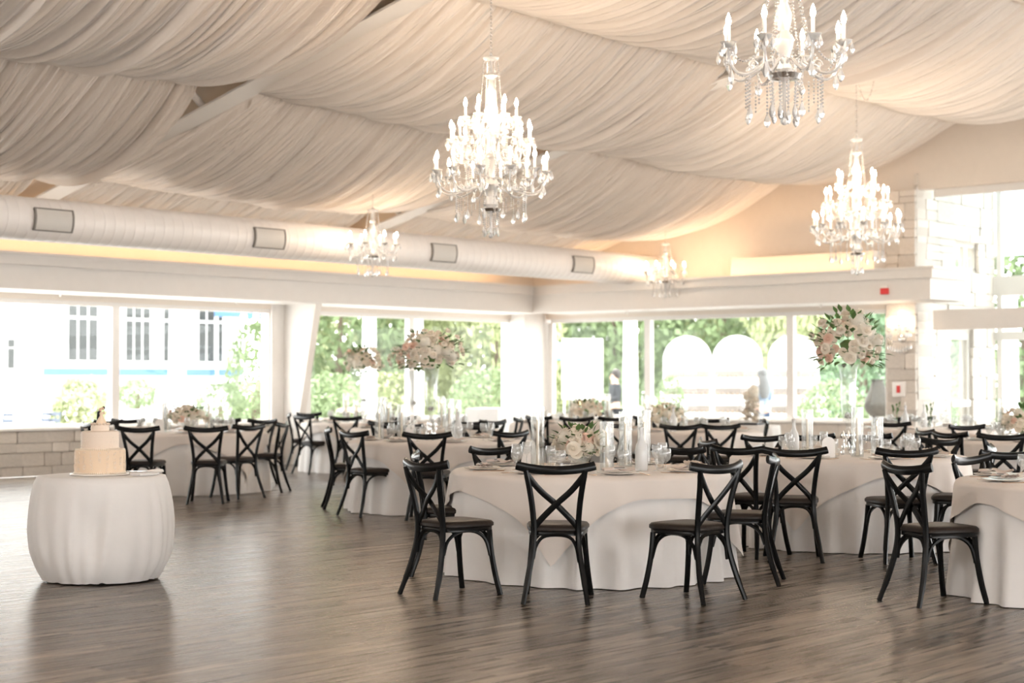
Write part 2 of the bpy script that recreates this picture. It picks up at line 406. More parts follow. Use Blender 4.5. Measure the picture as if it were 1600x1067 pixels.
# --- steel frames: tapered columns and rafters
def rafz(y): return 3.62+.235*(20.6-y)         # underside of the rafter flange
for k, X in enumerate(FRAMES[:3]):
    e = empty('roof_frame', (X, 0, 0))
    tag(e, ['white tapered steel frame at the near side of the ceiling', 'white tapered roof beam running down to the left duct vent', 'white tapered steel frame with slanted pillar between the left windows'][k], 'frame', 'steel roof frames')
    fw = .14
    for (ya, za), (yb, zb), nm in (((21.45, 0), (20.86, SOF0+.02), 'column_flange'),):
        MB().add([(-fw/2, ya, za), (fw/2, ya, za), (fw/2, yb, zb), (-fw/2, yb, zb), (-fw/2, ya+.05, za), (fw/2, ya+.05, za), (fw/2, yb+.05, zb), (-fw/2, yb+.05, zb)],
                 [(0, 1, 2, 3), (7, 6, 5, 4), (0, 4, 5, 1), (1, 5, 6, 2), (2, 6, 7, 3), (3, 7, 4, 0)]).build(nm, 'beam', e, smooth=False)
    MB().add([(-.05, 21.48, 0), (-.05, WY, 0), (-.05, WY, SOF0), (-.05, 20.9, SOF0), (.05, 21.48, 0), (.05, WY, 0), (.05, WY, SOF0), (.05, 20.9, SOF0)],
             [(0, 3, 2, 1), (4, 5, 6, 7), (0, 1, 5, 4), (3, 7, 6, 2), (0, 4, 7, 3), (1, 2, 6, 5)]).build('column_web', 'white', e, smooth=False)
    for nm, w_, z0, z1, m in (('rafter_flange', .34, 0, .03, 'beam'), ('rafter_web', .05, .03, .62, 'web')):
        ya, yb = 21.3, 7.0
        MB().add([(i*w_/2, y, rafz(y)+z) for y in (ya, yb) for i in (-1, 1) for z in (z0, z1)],
                 [(0, 1, 3, 2), (4, 6, 7, 5), (0, 4, 5, 1), (2, 3, 7, 6), (0, 2, 6, 4), (1, 5, 7, 3)]).build(nm, m, e, smooth=False)
    for y in (18.9, 16.1, 12.6):
        MB().tube([(-.02, y, rafz(y)+.05), (-.5, y, rafz(y)+.42)], .045, 8).build('flange_brace', 'beam', e)
# --- roof deck above the drapes
struct(MB().add([(-4, WY+.3, 4.35), (26, WY+.3, 4.35), (26, 7, 7.75), (-4, 7, 7.75), (26, -6, 4.7), (-4, -6, 4.7)],
                [(0, 3, 2, 1), (3, 5, 4, 2)]).build('ceiling', 'deck', smooth=False), 'tan roof deck above the ceiling drapes')
struct(MB().bbox((-4.2, -4, 0), (-4, WY, 5.5)).build('wall_back_light_block', 'wall', smooth=False), 'unseen plain wall added behind the viewpoint to cut frontal light')  # unseen wall, added to cut flat sky fill from behind the camera
struct(MB().bbox((-4, -4.2, 2.25), (WX, -4, 5.2)).build('wall_near_light_block', 'wall', smooth=False), 'unseen wall head added above the open near side to limit light')  # added out of view; its lower edge is set to reduce frontal light
struct(MB().bbox((-4, WY, 0), (5, WY+.22, 4)).build('wall_left_rear', 'wall', smooth=False), 'plain wall beyond the long window')
# --- drapes: one swag per bay and row
SEAMS = [(21.55, 3.80), (19.15, 4.22), (15.75, 5.00), (12.45, 5.72), (9.1, 6.35), (5.9, 6.8), (2.6, 7.0)]
def drape(xa, xb, r, seed, label):
    rng = random.Random(seed); (y1, z1), (y0, z0) = SEAMS[r], SEAMS[r+1]
    nu, nv = 1000, 20; mb = MB(); W = xb-xa
    ph = [(rng.uniform(.9, 1.1)*k, rng.uniform(0, TAU), a) for k, a in ((7, .06), (15, .05), (29, .04), (43, .085), (71, .075), (113, .055), (171, .035))]
    sag = .50 if r else .16
    RE, PU = ((.78, .30) if r == 1 else (.34, .30)) if xa < 12 else (((.34, .35) if r < 2 else (.95, .04)) if xa < 18 else (.4, .0))
    for i in range(nu+1):
        u = i/nu; edge = min(1, 5*min(u, 1-u)); e0 = .5 if u < .5 else RE; sg = sag*(e0+(1-e0)*math.sin(PI*u)**.6)
        fine = sum(a*(1-1.6*abs(math.sin(k*PI*u*W/6.15+p))) for k, p, a in ph[3:])
        dx = sum(.035*math.sin(k*TAU*u*.6+p*2) for k, p, a in ph[:3])
        for j in range(nv+1):
            t = j/nv; env = math.sin(PI*t)
            pull = PU*(1-env**.7)*(1-edge)*(1 if u < .5 else -1)
            x = xa+W*u+pull+dx*env
            y = y0+(y1-y0)*t
            big = sum(a*math.sin(k*TAU*u*W/6.15+p+1.6*t) for k, p, a in ph[:3])
            z = z0+(z1-z0)*t-sg*4*t*(1-t)*(1+.18*(t-.5)) + big*.55*env + fine*(.62+.3*env)
            mb.v.append((x, y, z))
    m = nv+1
    mb.f = [(i*m+j, (i+1)*m+j, (i+1)*m+j+1, i*m+j+1) for i in range(nu) for j in range(nv)]
    o = mb.build('ceiling_drape', 'drape', auto=180); tag(o, label, 'drape', 'pleated ceiling drapes')
rows = ['lowest row above the round duct', 'second row up from the duct', 'third row up from the duct', 'fourth row up from the duct', 'fifth row up from the duct', 'row nearest overhead']
bays = ['bay on the photo\'s left', 'middle bay', 'bay against the end wall']
for b, (xa, xb) in enumerate(((6.7, 12.66), (12.84, 18.81), (18.99, WX-.02))):
    for r in range(6):
        drape(xa, xb, r, 50+b*10+r, 'pleated ivory drape, %s, %s' % (rows[r], bays[b]))
# --- round duct with grilles
DY, DZ, DR = 18.35, 3.455, .275
de = empty('round_duct', (0, DY, DZ)); tag(de, 'long round white air duct hung along the left wall', 'duct')
q = MB(); prof = []
x = 5.0
while x < WX-.03:
    prof += [(DR, x), (DR, x+.135), (DR+.0022, x+.139), (DR+.0022, x+.152)]; x += .157
q.lathe(prof, 40, Matrix.Rotation(PI/2, 4, 'Y')); q.build('duct_shell', 'duct', de, auto=25)
for px in (83, 421, 694, 912):
    t = (px-800)/FPX; dd = (DY-DR)/(FWD[1]+RGT[1]*t); gx = dd*(FWD[0]+RGT[0]*t)
    g = MB(); fr = MB()
    a0, a1 = R(188), R(222); n = 8
    def arc(mbx, r0, r1, x0, x1, b0, b1):
        vs = []
        for k in range(n+1):
            a = b0+(b1-b0)*k/n
            for r_ in (r0, r1):
                for xx in (x0, x1): vs.append((xx, r_*math.cos(a), -r_*math.sin(a)))
        fs = []
        for k in range(n):
            o_ = k*4
            fs += [(o_+2, o_+3, o_+7, o_+6), (o_, o_+4, o_+5, o_+1), (o_, o_+2, o_+6, o_+4), (o_+1, o_+5, o_+7, o_+3)]
        fs += [(0, 1, 3, 2), (n*4, n*4+2, n*4+3, n*4+1)]
        mbx.add(vs, fs)
    c, hw = R(176), R(26)
    arc(g, DR, DR+.022, gx-.27, gx+.27, c-hw, c+hw)
    o = g.build('vent_grille', 'grille', de, smooth=False)
    for x0, x1, b0, b1 in ((gx-.285, gx-.26, c-hw, c+hw), (gx+.26, gx+.285, c-hw, c+hw), (gx-.285, gx+.285, c-hw-.05, c-hw), (gx-.285, gx+.285, c+hw, c+hw+.05)):
        f2 = MB(); arc(f2, DR, DR+.027, x0, x1, b0, b1); f2.build('grille_edge', 'seam', o, smooth=False)
# --- sprinklers under the soffit, fire alarm, pull station, sconce
for k, (px, d) in enumerate(((93, 23.9), (368, 27), (980, 30), (1283, 27.9))):
    p = P(px, d)
    if k < 2: p.y = YS+.45; p.x = p.y*(FWD[0]+RGT[0]*(px-800)/FPX)/(FWD[1]+RGT[1]*(px-800)/FPX)
    else: p.x = XS+.5; p.y = p.x*(FWD[1]+RGT[1]*(px-800)/FPX)/(FWD[0]+RGT[0]*(px-800)/FPX)
    o = MB().lathe([(.03, SOF0), (.03, SOF0-.012), (.012, SOF0-.02), (.012, SOF0-.05), (.026, SOF0-.055), (.026, SOF0-.06)], 10).build('sprinkler_head', 'chrome', loc=(p.x, p.y, 0))
    tag(o, ['small sprinkler head under the soffit at far left', 'small sprinkler head under the soffit left of the slanted pillar', 'small sprinkler head under the end soffit near the corner', 'small sprinkler head under the end soffit near the tall bouquet'][k], 'sprinkler', 'sprinkler heads')
def on_x(px, X, z):       # point on the plane x = X
    t = (px-800)/FPX; d = X/(FWD[0]+RGT[0]*t); return Vector((X, d*(FWD[1]+RGT[1]*t), z))
p = on_x(1384, XS, 2.9); e = empty('fire_alarm', p); tag(e, 'small red and white fire alarm strobe on the end soffit', 'alarm')
MB().bevbox((-.025, 0, -.03), (.05, .13, .10), .006).build('housing', 'red', e, smooth=False)
MB().bevbox((-.03, 0, .045), (.06, .12, .05), .008).build('strobe_lens', 'porcelain', e, smooth=False)
# --- stone pier, vestibule, glass storefront
pier = struct(MB().bbox((WX-.05, 13.2, 0), (WX+.5, 13.75, 4.62)).build('wall_pier', 'mortar', smooth=False), 'stone pier at the end of the window wall')
stones(pier, (WX-.05, 13.75, 0), (0, -1, 0), (-1, 0, 0), .55, 2.72, seed=21, hs=(.16, .30), ws=(.2, .4))
stones(pier, (WX-.05, 13.75, SOF1), (0, -1, 0), (-1, 0, 0), .55, 1.38, seed=22, hs=(.16, .30), ws=(.2, .4))
ves = struct(MB().bbox((WX+.5, 13.25, 0), (26.55, 13.45, 4.9)).bbox((26.55, 13.25, 2.25), (27.4, 13.45, 3.36)).bbox((26.55, 13.25, 3.82), (27.7, 13.45, 4.9))
             .bbox((27.4, 13.25, 0), (28.3, 13.45, 3.36)).bbox((27.7, 13.25, 3.36), (28.3, 13.45, 4.9)).bbox((26.55, 13.25, 3.36), (26.8, 13.45, 3.82)).build('wall_vestibule', 'mortar', smooth=False), 'white stone wall behind the glass storefront')
stones(ves, (WX-.05, 13.25, 0), (1, 0, 0), (0, -1, 0), 2.95, 4.9, holes=((1.2, 2.05, 0, 2.25), (1.4, 2.3, 3.36, 3.82)), seed=30, hs=(.18, .42), ws=(.3, .75))
d1 = empty('door_1', (26.55, 13.3, 0)); struct(d1, 'glass door with pale frame in the stone wall')
for a, b, nm in (((0, -.04, 0), (.09, .06, 2.25), 'door_frame'), ((.76, -.04, 0), (.85, .06, 2.25), 'door_frame'), ((.09, -.04, 2.14), (.76, .06, 2.25), 'door_frame'), ((.09, -.03, .0), (.76, .05, .2), 'kick_rail'), ((.09, -.1, .98), (.74, -.03, 1.08), 'push_bar')):
    MB().bbox(a, b).build(nm, 'grille' if nm != 'push_bar' else 'chrome', d1, smooth=False)
MB().bbox((.09, 0, .2), (.76, .012, 2.14)).build('pane', 'pane', d1, smooth=False)
w5 = empty('window_4', (26.8, 13.3, 3.36)); struct(w5, 'small high window in the stone wall')
for a, b in (((0, -.03, 0), (.06, .06, .46)), ((.84, -.03, 0), (.9, .06, .46)), ((.42, -.03, .05), (.47, .06, .41)), ((.06, -.03, 0), (.84, .06, .05)), ((.06, -.03, .41), (.84, .06, .46))):
    MB().bbox(a, b).build('frame_bar', 'grille', w5, smooth=False)
MB().bbox((.06, 0, .05), (.84, .01, .41)).build('pane', 'pane', w5, smooth=False)
GX = 25.6
sf = empty('window_5', (GX, 0, 0)); struct(sf, 'tall glass storefront with white transom beam')
MB().bbox((-.12, 5, 2.27), (.10, 12.98, 2.60)).build('transom_beam', 'fascia', sf, smooth=False)
MB().bbox((-.04, 5, 4.50), (.06, 12.98, 4.62)).build('head_rail', 'white', sf, smooth=False)
MB().bbox((-.03, 5, 2.60), (0, 12.98, 4.50)).build('pane', 'pane', sf, smooth=False)
MB().bbox((-.03, 5, .02), (0, 12.98, 2.27)).build('pane', 'pane', sf, smooth=False)
# outer vestibule glazing
og = empty('window_6', (28.3, 0, 0)); struct(og, 'outer glazing of the vestibule')
for z0, z1 in ((2.15, 2.3), (2.95, 3.3)): MB().bbox((-.05, 4, z0), (.06, 13.25, z1)).build('transom', 'fascia', og, smooth=False)
for y in (13.1, 10.6, 8.1): MB().bbox((-.04, y-.05, 0), (.05, y+.05, 4.9)).build('mullion', 'white', og, smooth=False)
MB().bbox((-.01, 4, 0), (0, 13.25, 4.9)).build('pane', 'pane', og, smooth=False)
struct(MB().add([(WX+.3, 4, 5.0), (28.6, 4, 5.0), (28.6, 13.5, 5.0), (WX+.3, 13.5, 5.0), (WX+.3, 4, 5.1), (28.6, 4, 5.1), (28.6, 13.5, 5.1), (WX+.3, 13.5, 5.1)],
                [(0, 1, 2, 3), (7, 6, 5, 4), (0, 4, 5, 1), (1, 5, 6, 2), (2, 6, 7, 3), (3, 7, 4, 0)]).build('ceiling_vestibule', 'porch_ceiling', smooth=False), 'pale blue vestibule ceiling')
struct(MB().bbox((31.6, 4, 3.95), (31.9, 17, 6.0)).build('trim_8', 'porch_ceiling', smooth=False), 'pale blue porch fascia beyond the vestibule')
# sconce and pull station on the pier
CUP = MB().lathe([(.008, -.012), (.02, -.008), (.034, .004), (.042, .016), (.044, .018), (.03, .006), (.008, .004)], 12).data('candle_cup', 'crystal')
CANDLE = MB().lathe([(.0105, 0), (.0105, .095), (.008, .10)], 8).data('candle', 'candle_tube')
BULB = MB().lathe([(.006, 0), (.012, .012), (.0145, .024), (.011, .042), (.005, .058), (.0015, .068)], 8, caps=True).data('bulb', 'bulb')
DROP = MB().lathe([(.001, 0), (.004, -.008), (.012, -.03), (.013, -.038), (.008, -.052), (.001, -.06)], 6).data('crystal_drop', 'crystal', smooth=False)
p = on_x(1410, WX-.11, 0); sc = empty('wall_sconce', (p.x, p.y, 2.12)); tag(sc, 'crystal wall sconce glowing on the stone pier', 'sconce')
MB().lathe([(.05, 0), (.06, .02), (.03, .04)], 12, Matrix.Rotation(-PI/2, 4, 'Y')).build('back_plate', 'chrome', sc)
for k, (dy, h) in enumerate(((-.17, .12), (0, .22), (.17, .12))):
    a = MB().tube(bez([(-.02, 0, 0), (-.12, dy*.6, -.10), (-.16, dy, -.02), (-.14, dy, h)], 8), .008, 6).build('arm', 'crystal', sc)
    link('candle_cup', CUP, a, loc=(-.14, dy, h)); link('candle', CANDLE, a, loc=(-.14, dy, h)); link('bulb', BULB, a, loc=(-.14, dy, h+.1))
    for q_ in range(5): link('crystal_drop', DROP, a, loc=(-.14+.045*math.cos(q_*1.257), dy+.045*math.sin(q_*1.257), h-.01), scale=1.5)
for q_ in range(9):
    link('crystal_drop', DROP, sc, loc=(-.10, -.2+.05*q_, -.08-.05*math.sin(q_/8*PI)), scale=1.7)
p = on_x(1405, WX-.11, 0); e = empty('pull_station', (p.x, p.y, 1.28)); tag(e, 'white and red wall panel on the stone pier', 'wall panel')
MB().bevbox((0, 0, 0), (.05, .24, .26), .008).build('cover', 'porcelain', e, smooth=False)
MB().bevbox((-.03, 0, .0), (.03, .06, .12), .006).build('red_plate', 'red', e, smooth=False)

# ------------------------------------------------------------------ chairs
def make_chair():
    e = empty('crossback_chair', (0, 0, 0))
    # seat: rounded trapezoid, front +y
    outline = []
    for k in range(28):
        a = TAU*k/28; c, s_ = math.cos(a), math.sin(a); ex = .42
        x = math.copysign(abs(c)**ex, c); y = math.copysign(abs(s_)**ex, s_)
        outline.append((x*(.178+.034*(y+1)/2), y*.205+.01))
    def slab(layers, nm, m):
        q = MB(); n = len(outline)
        for sc_, z in layers: q.v += [(x*sc_, (y-.01)*sc_+.01, z) for x, y in outline]
        for l in range(len(layers)-1): q.f += [(l*n+i, l*n+(i+1) % n, (l+1)*n+(i+1) % n, (l+1)*n+i) for i in range(n)]
        q.f += [tuple(range(n-1, -1, -1)), tuple((len(layers)-1)*n+i for i in range(n))]
        return q.build(nm, m, e, auto=50)
    slab([(.94, .425), (.97, .428), (.97, .452), (.95, .456)], 'seat_frame', 'black')
    slab([(.97, .452), (1.02, .460), (1.02, .478), (.96, .492), (.80, .498), (.5, .5)], 'seat', 'leather')
    for s in (-1, 1):
        MB().tube(spline([(s*.205, -.30, 0), (s*.178, -.245, .16), (s*.150, -.205, .33), (s*.142, -.195, .47), (s*.152, -.215, .62), (s*.172, -.245, .76), (s*.190, -.262, .85)], 4),
                  [.017]*3+[.020]*20+[.018]*2, 8).build('leg', 'black', e)
        MB().tube(spline([(s*.215, .225, 0), (s*.196, .195, .14), (s*.180, .172, .30), (s*.172, .165, .43)], 4), .0195, 8).build('leg', 'black', e)
        MB().tube(spline([(-s*.186, -.262, .825), (-s*.10, -.236, .72), (0, -.212+s*.010, .63), (s*.08, -.20, .55), (s*.138, -.19, .485)], 4), .0215, 8, flat=(.38, 1.0), up=(0, 1, 0)).build('cross_slat', 'black', e)
        MB().tube(spline([(s*.158, -.20, .28), (s*.150, -.16, .37), (s*.152, -.07, .425), (s*.16, .05, .425), (s*.170, .13, .37), (s*.182, .165, .26)], 4), .0125, 6).build('brace', 'black', e)
    MB().tube(spline([(-.250, -.228, .880), (-.22, -.240, .872), (-.12, -.268, .856), (0, -.278, .850), (.12, -.268, .856), (.22, -.240, .872), (.250, -.228, .880)], 4), .031, 8, flat=(.45, 1.0), up=(0, 1, 0)).build('top_rail', 'black', e)
    for y, a in ((.165, .165), (-.195, .135)):
        MB().tube(spline([(-a-.012, y, .28), (-a+.01, y, .37), (-a*.5, y*.95, .425), (a*.5, y*.95, .425), (a-.01, y, .37), (a+.012, y, .26)], 4), .0125, 6).build('brace', 'black', e)
    return e
CHAIR = make_chair(); chair_used = [False]
# table: key -> (px, depth, phrase, overlay rotation, radius)
TABLES = {
 'T1': (922, 12.4, 'low-flowered table nearest the camera', 28, 1.0),
 'T2': (1743, 11.0, 'table cropped by the right frame edge', 20, 1.0),
 'T3': (1325, 14.7, 'tall-vase table on the right', 10, 1.0),
 'T4': (690, 18.5, 'tall-vase table left of centre', 35, 1.0),
 'T5': (292, 21.5, 'table behind the cake', 12, 1.0),
 'T6': (572, 26.4, 'table beside the slanted pillar', 50, 1.0),
 'T7': (664, 23.2, 'table behind the left-centre tall vase', 20, 1.0),
 'T8': (1068, 21.9, 'low-flowered table before the arches', 70, 1.0),
 'T9': (900, 26.0, 'far table near the room corner', 30, 1.0),
 'T10': (1630, 18.5, 'table before the glass storefront', 40, 1.0),
 'T11': (1450, 23.0, 'far table beside the stone pier', 60, 1.0),
}
# chairs by table: (rail px, rail depth, facing yaw in degrees from the camera's forward, + = towards the right; None = faces the table)
CHAIRS = {
 'T1': [(868, 10.62, 4), (1124, 10.72, -42), (660, 10.98, 52), (672, 12.3, 84), (770, 13.35, None), (1062, 13.4, None), (1211, 11.75, -76)],
 'T2': [(1410, 10.62, 66), (1538, 11.7, None), (1577, 12.6, None)],
 'T3': [(1242, 13.05, 6), (1418, 12.95, -8), (1150, 13.4, 38), (1117, 15.0, 80), (1192, 16.2, None), (1264, 16.5, None), (1354, 16.6, None), (1471, 15.3, None), (1550, 13.5, -70)],
 'T4': [(667, 16.95, 3), (797, 17.5, -42), (550, 17.5, 48), (516, 18.6, 80), (630, 20.2, None), (748, 20.2, None)],
 'T5': [(216, 19.15, 6), (322, 19.2, -4), (391, 20.1, -48), (431, 21.3, -82), (412, 22.9, None), (350, 23.3, None), (135, 20.9, 62), (168, 22.4, None), (200, 23.2, None)],
 'T6': [(465, 26.6, 82), (489, 25.6, 44), (540, 24.75, 15), (482, 27.6, None)],
 'T7': [(600, 21.7, 25), (735, 21.9, -25), (764, 22.4, -45), (812, 23.9, -78), (625, 24.9, None)],
 'T8': [(1063, 20.1, 3), (1126, 20.2, -10), (1184, 22.3, -84), (1112, 23.6, None), (1040, 23.6, None), (985, 21.2, 55)],
 'T9': [(901, 24.2, 0), (960, 24.5, -25), (985, 25.3, -60), (842, 24.9, 40), (920, 27.7, None)],
 'T10': [(1567, 16.6, 14), (1509, 20.0, None), (1481, 17.2, 60), (1441, 18.1, 82)],
 'T11': [(1392, 21.4, None), (1386, 24.2, None), (1434, 24.8, None)],
}
def dirword(dl, dd):
    a = math.degrees(math.atan2(dl, -dd)) % 360       # 0 = towards the camera, 90 = right
    return ['front', 'front right', 'right', 'back right', 'back', 'back left', 'left', 'front left'][int((a+22.5)//45) % 8]
for tk, lst in CHAIRS.items():
    px, d, ph = TABLES[tk][:3]; tc = P(px, d); recs = []
    for rp, rd, yaw in lst:
        r_ = P(rp, rd)
        if yaw is None: f = (tc-r_).normalized()
        else:
            a = R(yaw); f = Vector((FWD[0]*math.cos(a)+RGT[0]*math.sin(a), FWD[1]*math.cos(a)+RGT[1]*math.sin(a), 0))
        loc = r_+f*.26; away = loc-tc
        lim = TABLES[tk][4]+(.04 if yaw is not None else -.16)
        if away.length < lim: loc = tc+away.normalized()*lim      # pushed in, but with the backrest clear of the cloth
        dl = (r_-tc).x*RGT[0]+(r_-tc).y*RGT[1]; dd = (r_-tc).x*FWD[0]+(r_-tc).y*FWD[1]
        recs.append([loc, math.atan2(-f.x, f.y), dirword(dl, dd), rd])
    for k, rec in enumerate(recs):
        same = sorted([q for q in recs if q[2] == rec[2]], key=lambda q: q[3]); w_ = rec[2]+' side'
        if len(same) > 1: w_ = ('nearer' if rec is same[0] else 'farther' if rec is same[-1] else 'middle')+' one on the '+w_
        else: w_ = 'alone on the '+w_
        if chair_used[0]: c = copy_tree(CHAIR)
        else: c = CHAIR; chair_used[0] = True
        c.location = rec[0]; c.rotation_euler = (0, 0, rec[1])
        tag(c, ('black crossback chair, %s, %s' % (w_, ph)), 'chair', 'crossback dining chairs')

# ------------------------------------------------------------------ tables and cloths
TZ = .765
def table(loc, rad, label, h=.75):
    e = empty('round_table', loc); tag(e, label, 'table', 'round tables')
    MB().lathe([(rad-.02, h-.03), (rad-.005, h-.028), (rad-.005, h-.004), (rad-.02, h)], 48).build('tabletop', 'tabletop', e)
    for k in range(4):
        a = PI/4+k*PI/2; x, y = math.cos(a)*rad*.62, math.sin(a)*rad*.62
        MB().tube([(x, y, 0), (x*.93, y*.93, h-.03)], .016, 8).build('leg', 'steel', e)
def fold_fn(seed, n0=11):
    rng = random.Random(seed); n = n0*2; rid = []
    for i in range(n): rid.append((TAU*(i+rng.uniform(-.32, .32))/n, rng.uniform(.55, 1.5), rng.uniform(.055, .115)))
    p5 = rng.uniform(0, TAU)
    def f(a):       # drooping folds: separate rounded ridges of uneven size
        v = -.45+.15*math.cos(4*a+p5)
        for c, h_, w_ in rid:
            d_ = (a-c+PI) % TAU-PI
            if abs(d_) < .4: v += h_*math.exp(-(d_/w_)**2)
        return v
    return f
def under_cloth(loc, rad, seed, label, m='cloth', flare=.03, amp=.080):
    f = fold_fn(seed); n = 192; mb = MB(); rings = []
    rings += [(0, TZ-.012)]
    T = [(rad*.5, TZ-.012, 0), (rad*.93, TZ-.012, 0), (rad, TZ-.014, 0), (rad+.008, TZ-.022, .0)]
    for k in range(1, 13): T.append((None, None, k/12))
    mb.v.append((0, 0, TZ-.012))
    for r, z, t in T:
        for i in range(n):
            a = TAU*i/n
            if r is None:
                rr = rad+.01+flare*t+amp*(t**.85)*f(a); zz = (TZ-.022)*(1-t)+.006*t+.004*(1+f(a))*t*0
                rr = max(rr, rad*.9)
            else: rr, zz = r, z
            mb.v.append((rr*math.cos(a), rr*math.sin(a), zz))
    mb.f = [(0, 1+i, 1+(i+1) % n) for i in range(n)]
    for k in range(len(T)-1): mb.f += [(1+k*n+i, 1+(k+1)*n+i, 1+(k+1)*n+(i+1) % n, 1+k*n+(i+1) % n) for i in range(n)]
    o = mb.build('tablecloth', m, loc=loc, auto=180); tag(o, label, 'tablecloth', 'floor-length tablecloths'); return f
def overlay(loc, rad, f, rot, label, half=1.13, flare=.03, amp=.080):
    n = 256; mb = MB(); H = TZ-.022
    mb.v.append((0, 0, TZ))
    T = [(rad*.5, TZ), (rad*.93, TZ), (rad+.008, TZ-.003), (rad+.026, TZ-.014)]; K = 12; e = .028
    for r, z in T:
        for i in range(n): a = TAU*i/n; mb.v.append((r*math.cos(a), r*math.sin(a), z))
    for k in range(1, K+1):
        for i in range(n):
            a = TAU*i/n; b = a-rot; L = half/max(abs(math.cos(b)), abs(math.sin(b)))-rad
            corner = max(0, (L-.30)/.32)
            L = min(L, .64)*(1+.10*f(a*1.0+2)*0)+.015*math.sin(9*a)
            t = k/K*L/H
            rr = rad+.01+e+flare*t+amp*(t**.85)*f(a)+.03*corner*t*math.cos(17*a+1)
            mb.v.append((rr*math.cos(a), rr*math.sin(a), TZ-.012-k/K*L))
    mb.f = [(0, 1+i, 1+(i+1) % n) for i in range(n)]
    for k in range(len(T)+K-1): mb.f += [(1+k*n+i, 1+(k+1)*n+i, 1+(k+1)*n+(i+1) % n, 1+k*n+(i+1) % n) for i in range(n)]
    o = mb.build('table_overlay', 'overlay', loc=loc, auto=180); tag(o, label, 'table overlay', 'square table overlays')
CAMYAW = math.atan2(FWD[1], FWD[0])
for k, (tk, (px, d, ph, rot, rad)) in enumerate(TABLES.items()):
    c = P(px, d)
    table(c, rad, 'round table under white cloth, ' + ph)
    f = under_cloth(c, rad, 100+k, 'long white tablecloth on the ' + ph)
    overlay(c, rad, f, CAMYAW+PI+R(rot), 'blush square overlay cloth on the ' + ph)

# ------------------------------------------------------------------ tableware
PLATE = MB().lathe([(.001, .004), (.085, .004), (.10, .007), (.15, .016), (.152, .018), (.148, .018), (.10, .010), (.001, .008)], 32, caps=False).data('plate', 'porcelain')
PLATE2 = MB().lathe([(.001, .018), (.07, .018), (.105, .026), (.106, .028), (.07, .022), (.001, .022)], 28, caps=False).data('dinner_plate', 'porcelain')
def goblet_mesh(nm, h, rb, stem, m):
    b = h-stem
    return MB().lathe([(.034, .001), (.033, .003), (.006, .008), (.0045, .02), (.0045, stem), (.012, stem+.006), (rb*.8, stem+b*.25), (rb, stem+b*.5), (rb*.97, stem+b*.8), (rb*.88, h),
                       (rb*.86, h), (rb*.94, stem+b*.8), (rb*.96, stem+b*.5), (rb*.76, stem+b*.27), (.008, stem+.012)], 20, caps=False).data(nm, m)
GOBLET = goblet_mesh('goblet', .16, .042, .055, 'goblet'); WINE = goblet_mesh('wine_glass', .19, .038, .085, 'goblet')
def napkin_mesh():
    q = MB(); n = 10
    for i in range(n+1):
        t = i/n; wv = .045*(1-.75*math.exp(-((t-.45)/.10)**2)); z = .034+.012*math.exp(-((t-.45)/.09)**2)+.01*math.sin(t*7)*t
        for j in range(7):
            s = j/6*2-1; q.v.append((-.11+.22*t, s*wv, z+.006*math.cos(s*9)*(1-.3*t)))
    q.f = [(i*7+j, (i+1)*7+j, (i+1)*7+j+1, i*7+j+1) for i in range(n) for j in range(6)]
    q.add([(x, y, z-.006) for x, y, z in q.v[:77]], [(i*7+j, i*7+j+1, (i+1)*7+j+1, (i+1)*7+j) for i in range(n) for j in range(6)])
    return q.data('napkin', 'napkin', auto=180)
NAPKIN = napkin_mesh()
FORK = MB().tube([(0, -.10, .003), (0, .02, .003)], [.005, .0035], 6, flat=(.4, 1)).bevbox((0, .035, .004), (.022, .03, .004), .001)
for s in (-.009, -.003, .003, .009): FORK.box((s, .072, .005), (.003, .045, .002))
FORK = FORK.data('fork', 'gold')
KNIFE = MB().tube([(0, -.11, .004), (0, -.01, .004)], .006, 6, flat=(.5, 1)).bevbox((.001, .055, .004), (.018, .13, .003), .001).data('knife', 'gold')
MENU = MB().bevbox((0, 0, .046), (.10, .032, .003), .0005).data('name_card', 'card', smooth=False)
CARDB = MB().bevbox((0, 0, .05), (.075, .014, .004), .0005).data('name_strip', 'ink', smooth=False)
DIRS = ['front', 'front right', 'right', 'back right', 'back', 'back left', 'left', 'front left']
def setting(c, rad, k, ph, full):
    """place setting k (of 8) on the table centred at c"""
    a = CAMYAW+PI+k*TAU/8+.2; out = Vector((math.cos(a), math.sin(a), 0)); tan = Vector((-out.y, out.x, 0)); rz = a+PI/2
    z = Vector((0, 0, TZ+.001)); w_ = DIRS[k]+' place, '+ph
    def put(nm, data, pos, label, cat, grp, rot=0):
        o = link(nm, data, None, loc=pos+z, rz=rz+rot); tag(o, label+', '+w_, cat, grp); return o
    base = c+out*(rad-.20)
    o = put('charger_plate', PLATE, base, 'white charger plate', 'plate', 'charger plates'); link('dinner_plate', PLATE2, o)
    put('goblet', GOBLET, c+out*(rad-.42)+tan*.10, 'cut-glass water goblet', 'glass', 'water goblets')
    put('wine_glass', WINE, c+out*(rad-.44)+tan*.005, 'stemmed wine glass', 'glass', 'wine glasses')
    put('napkin', NAPKIN, base+Vector((0, 0, .008)), 'knotted blush napkin', 'napkin', 'knotted napkins', rot=R(90)*(k % 2))
    if full:
        put('fork', FORK, base-tan*.19, 'gold dinner fork', 'fork', 'gold forks', PI); put('knife', KNIFE, base+tan*.19, 'gold table knife', 'knife', 'gold knives', PI)
        o = put('name_card', MENU, base+out*.03, 'small name card', 'card', 'name cards'); link('name_strip', CARDB, o)
for tk, (px, d, ph, rot, rad) in TABLES.items():
    for k in range(8):
        if tk == 'T2' and k in (0, 1, 2, 3): continue
        setting(P(px, d), rad, k, ph, tk in ('T1', 'T2', 'T3'))

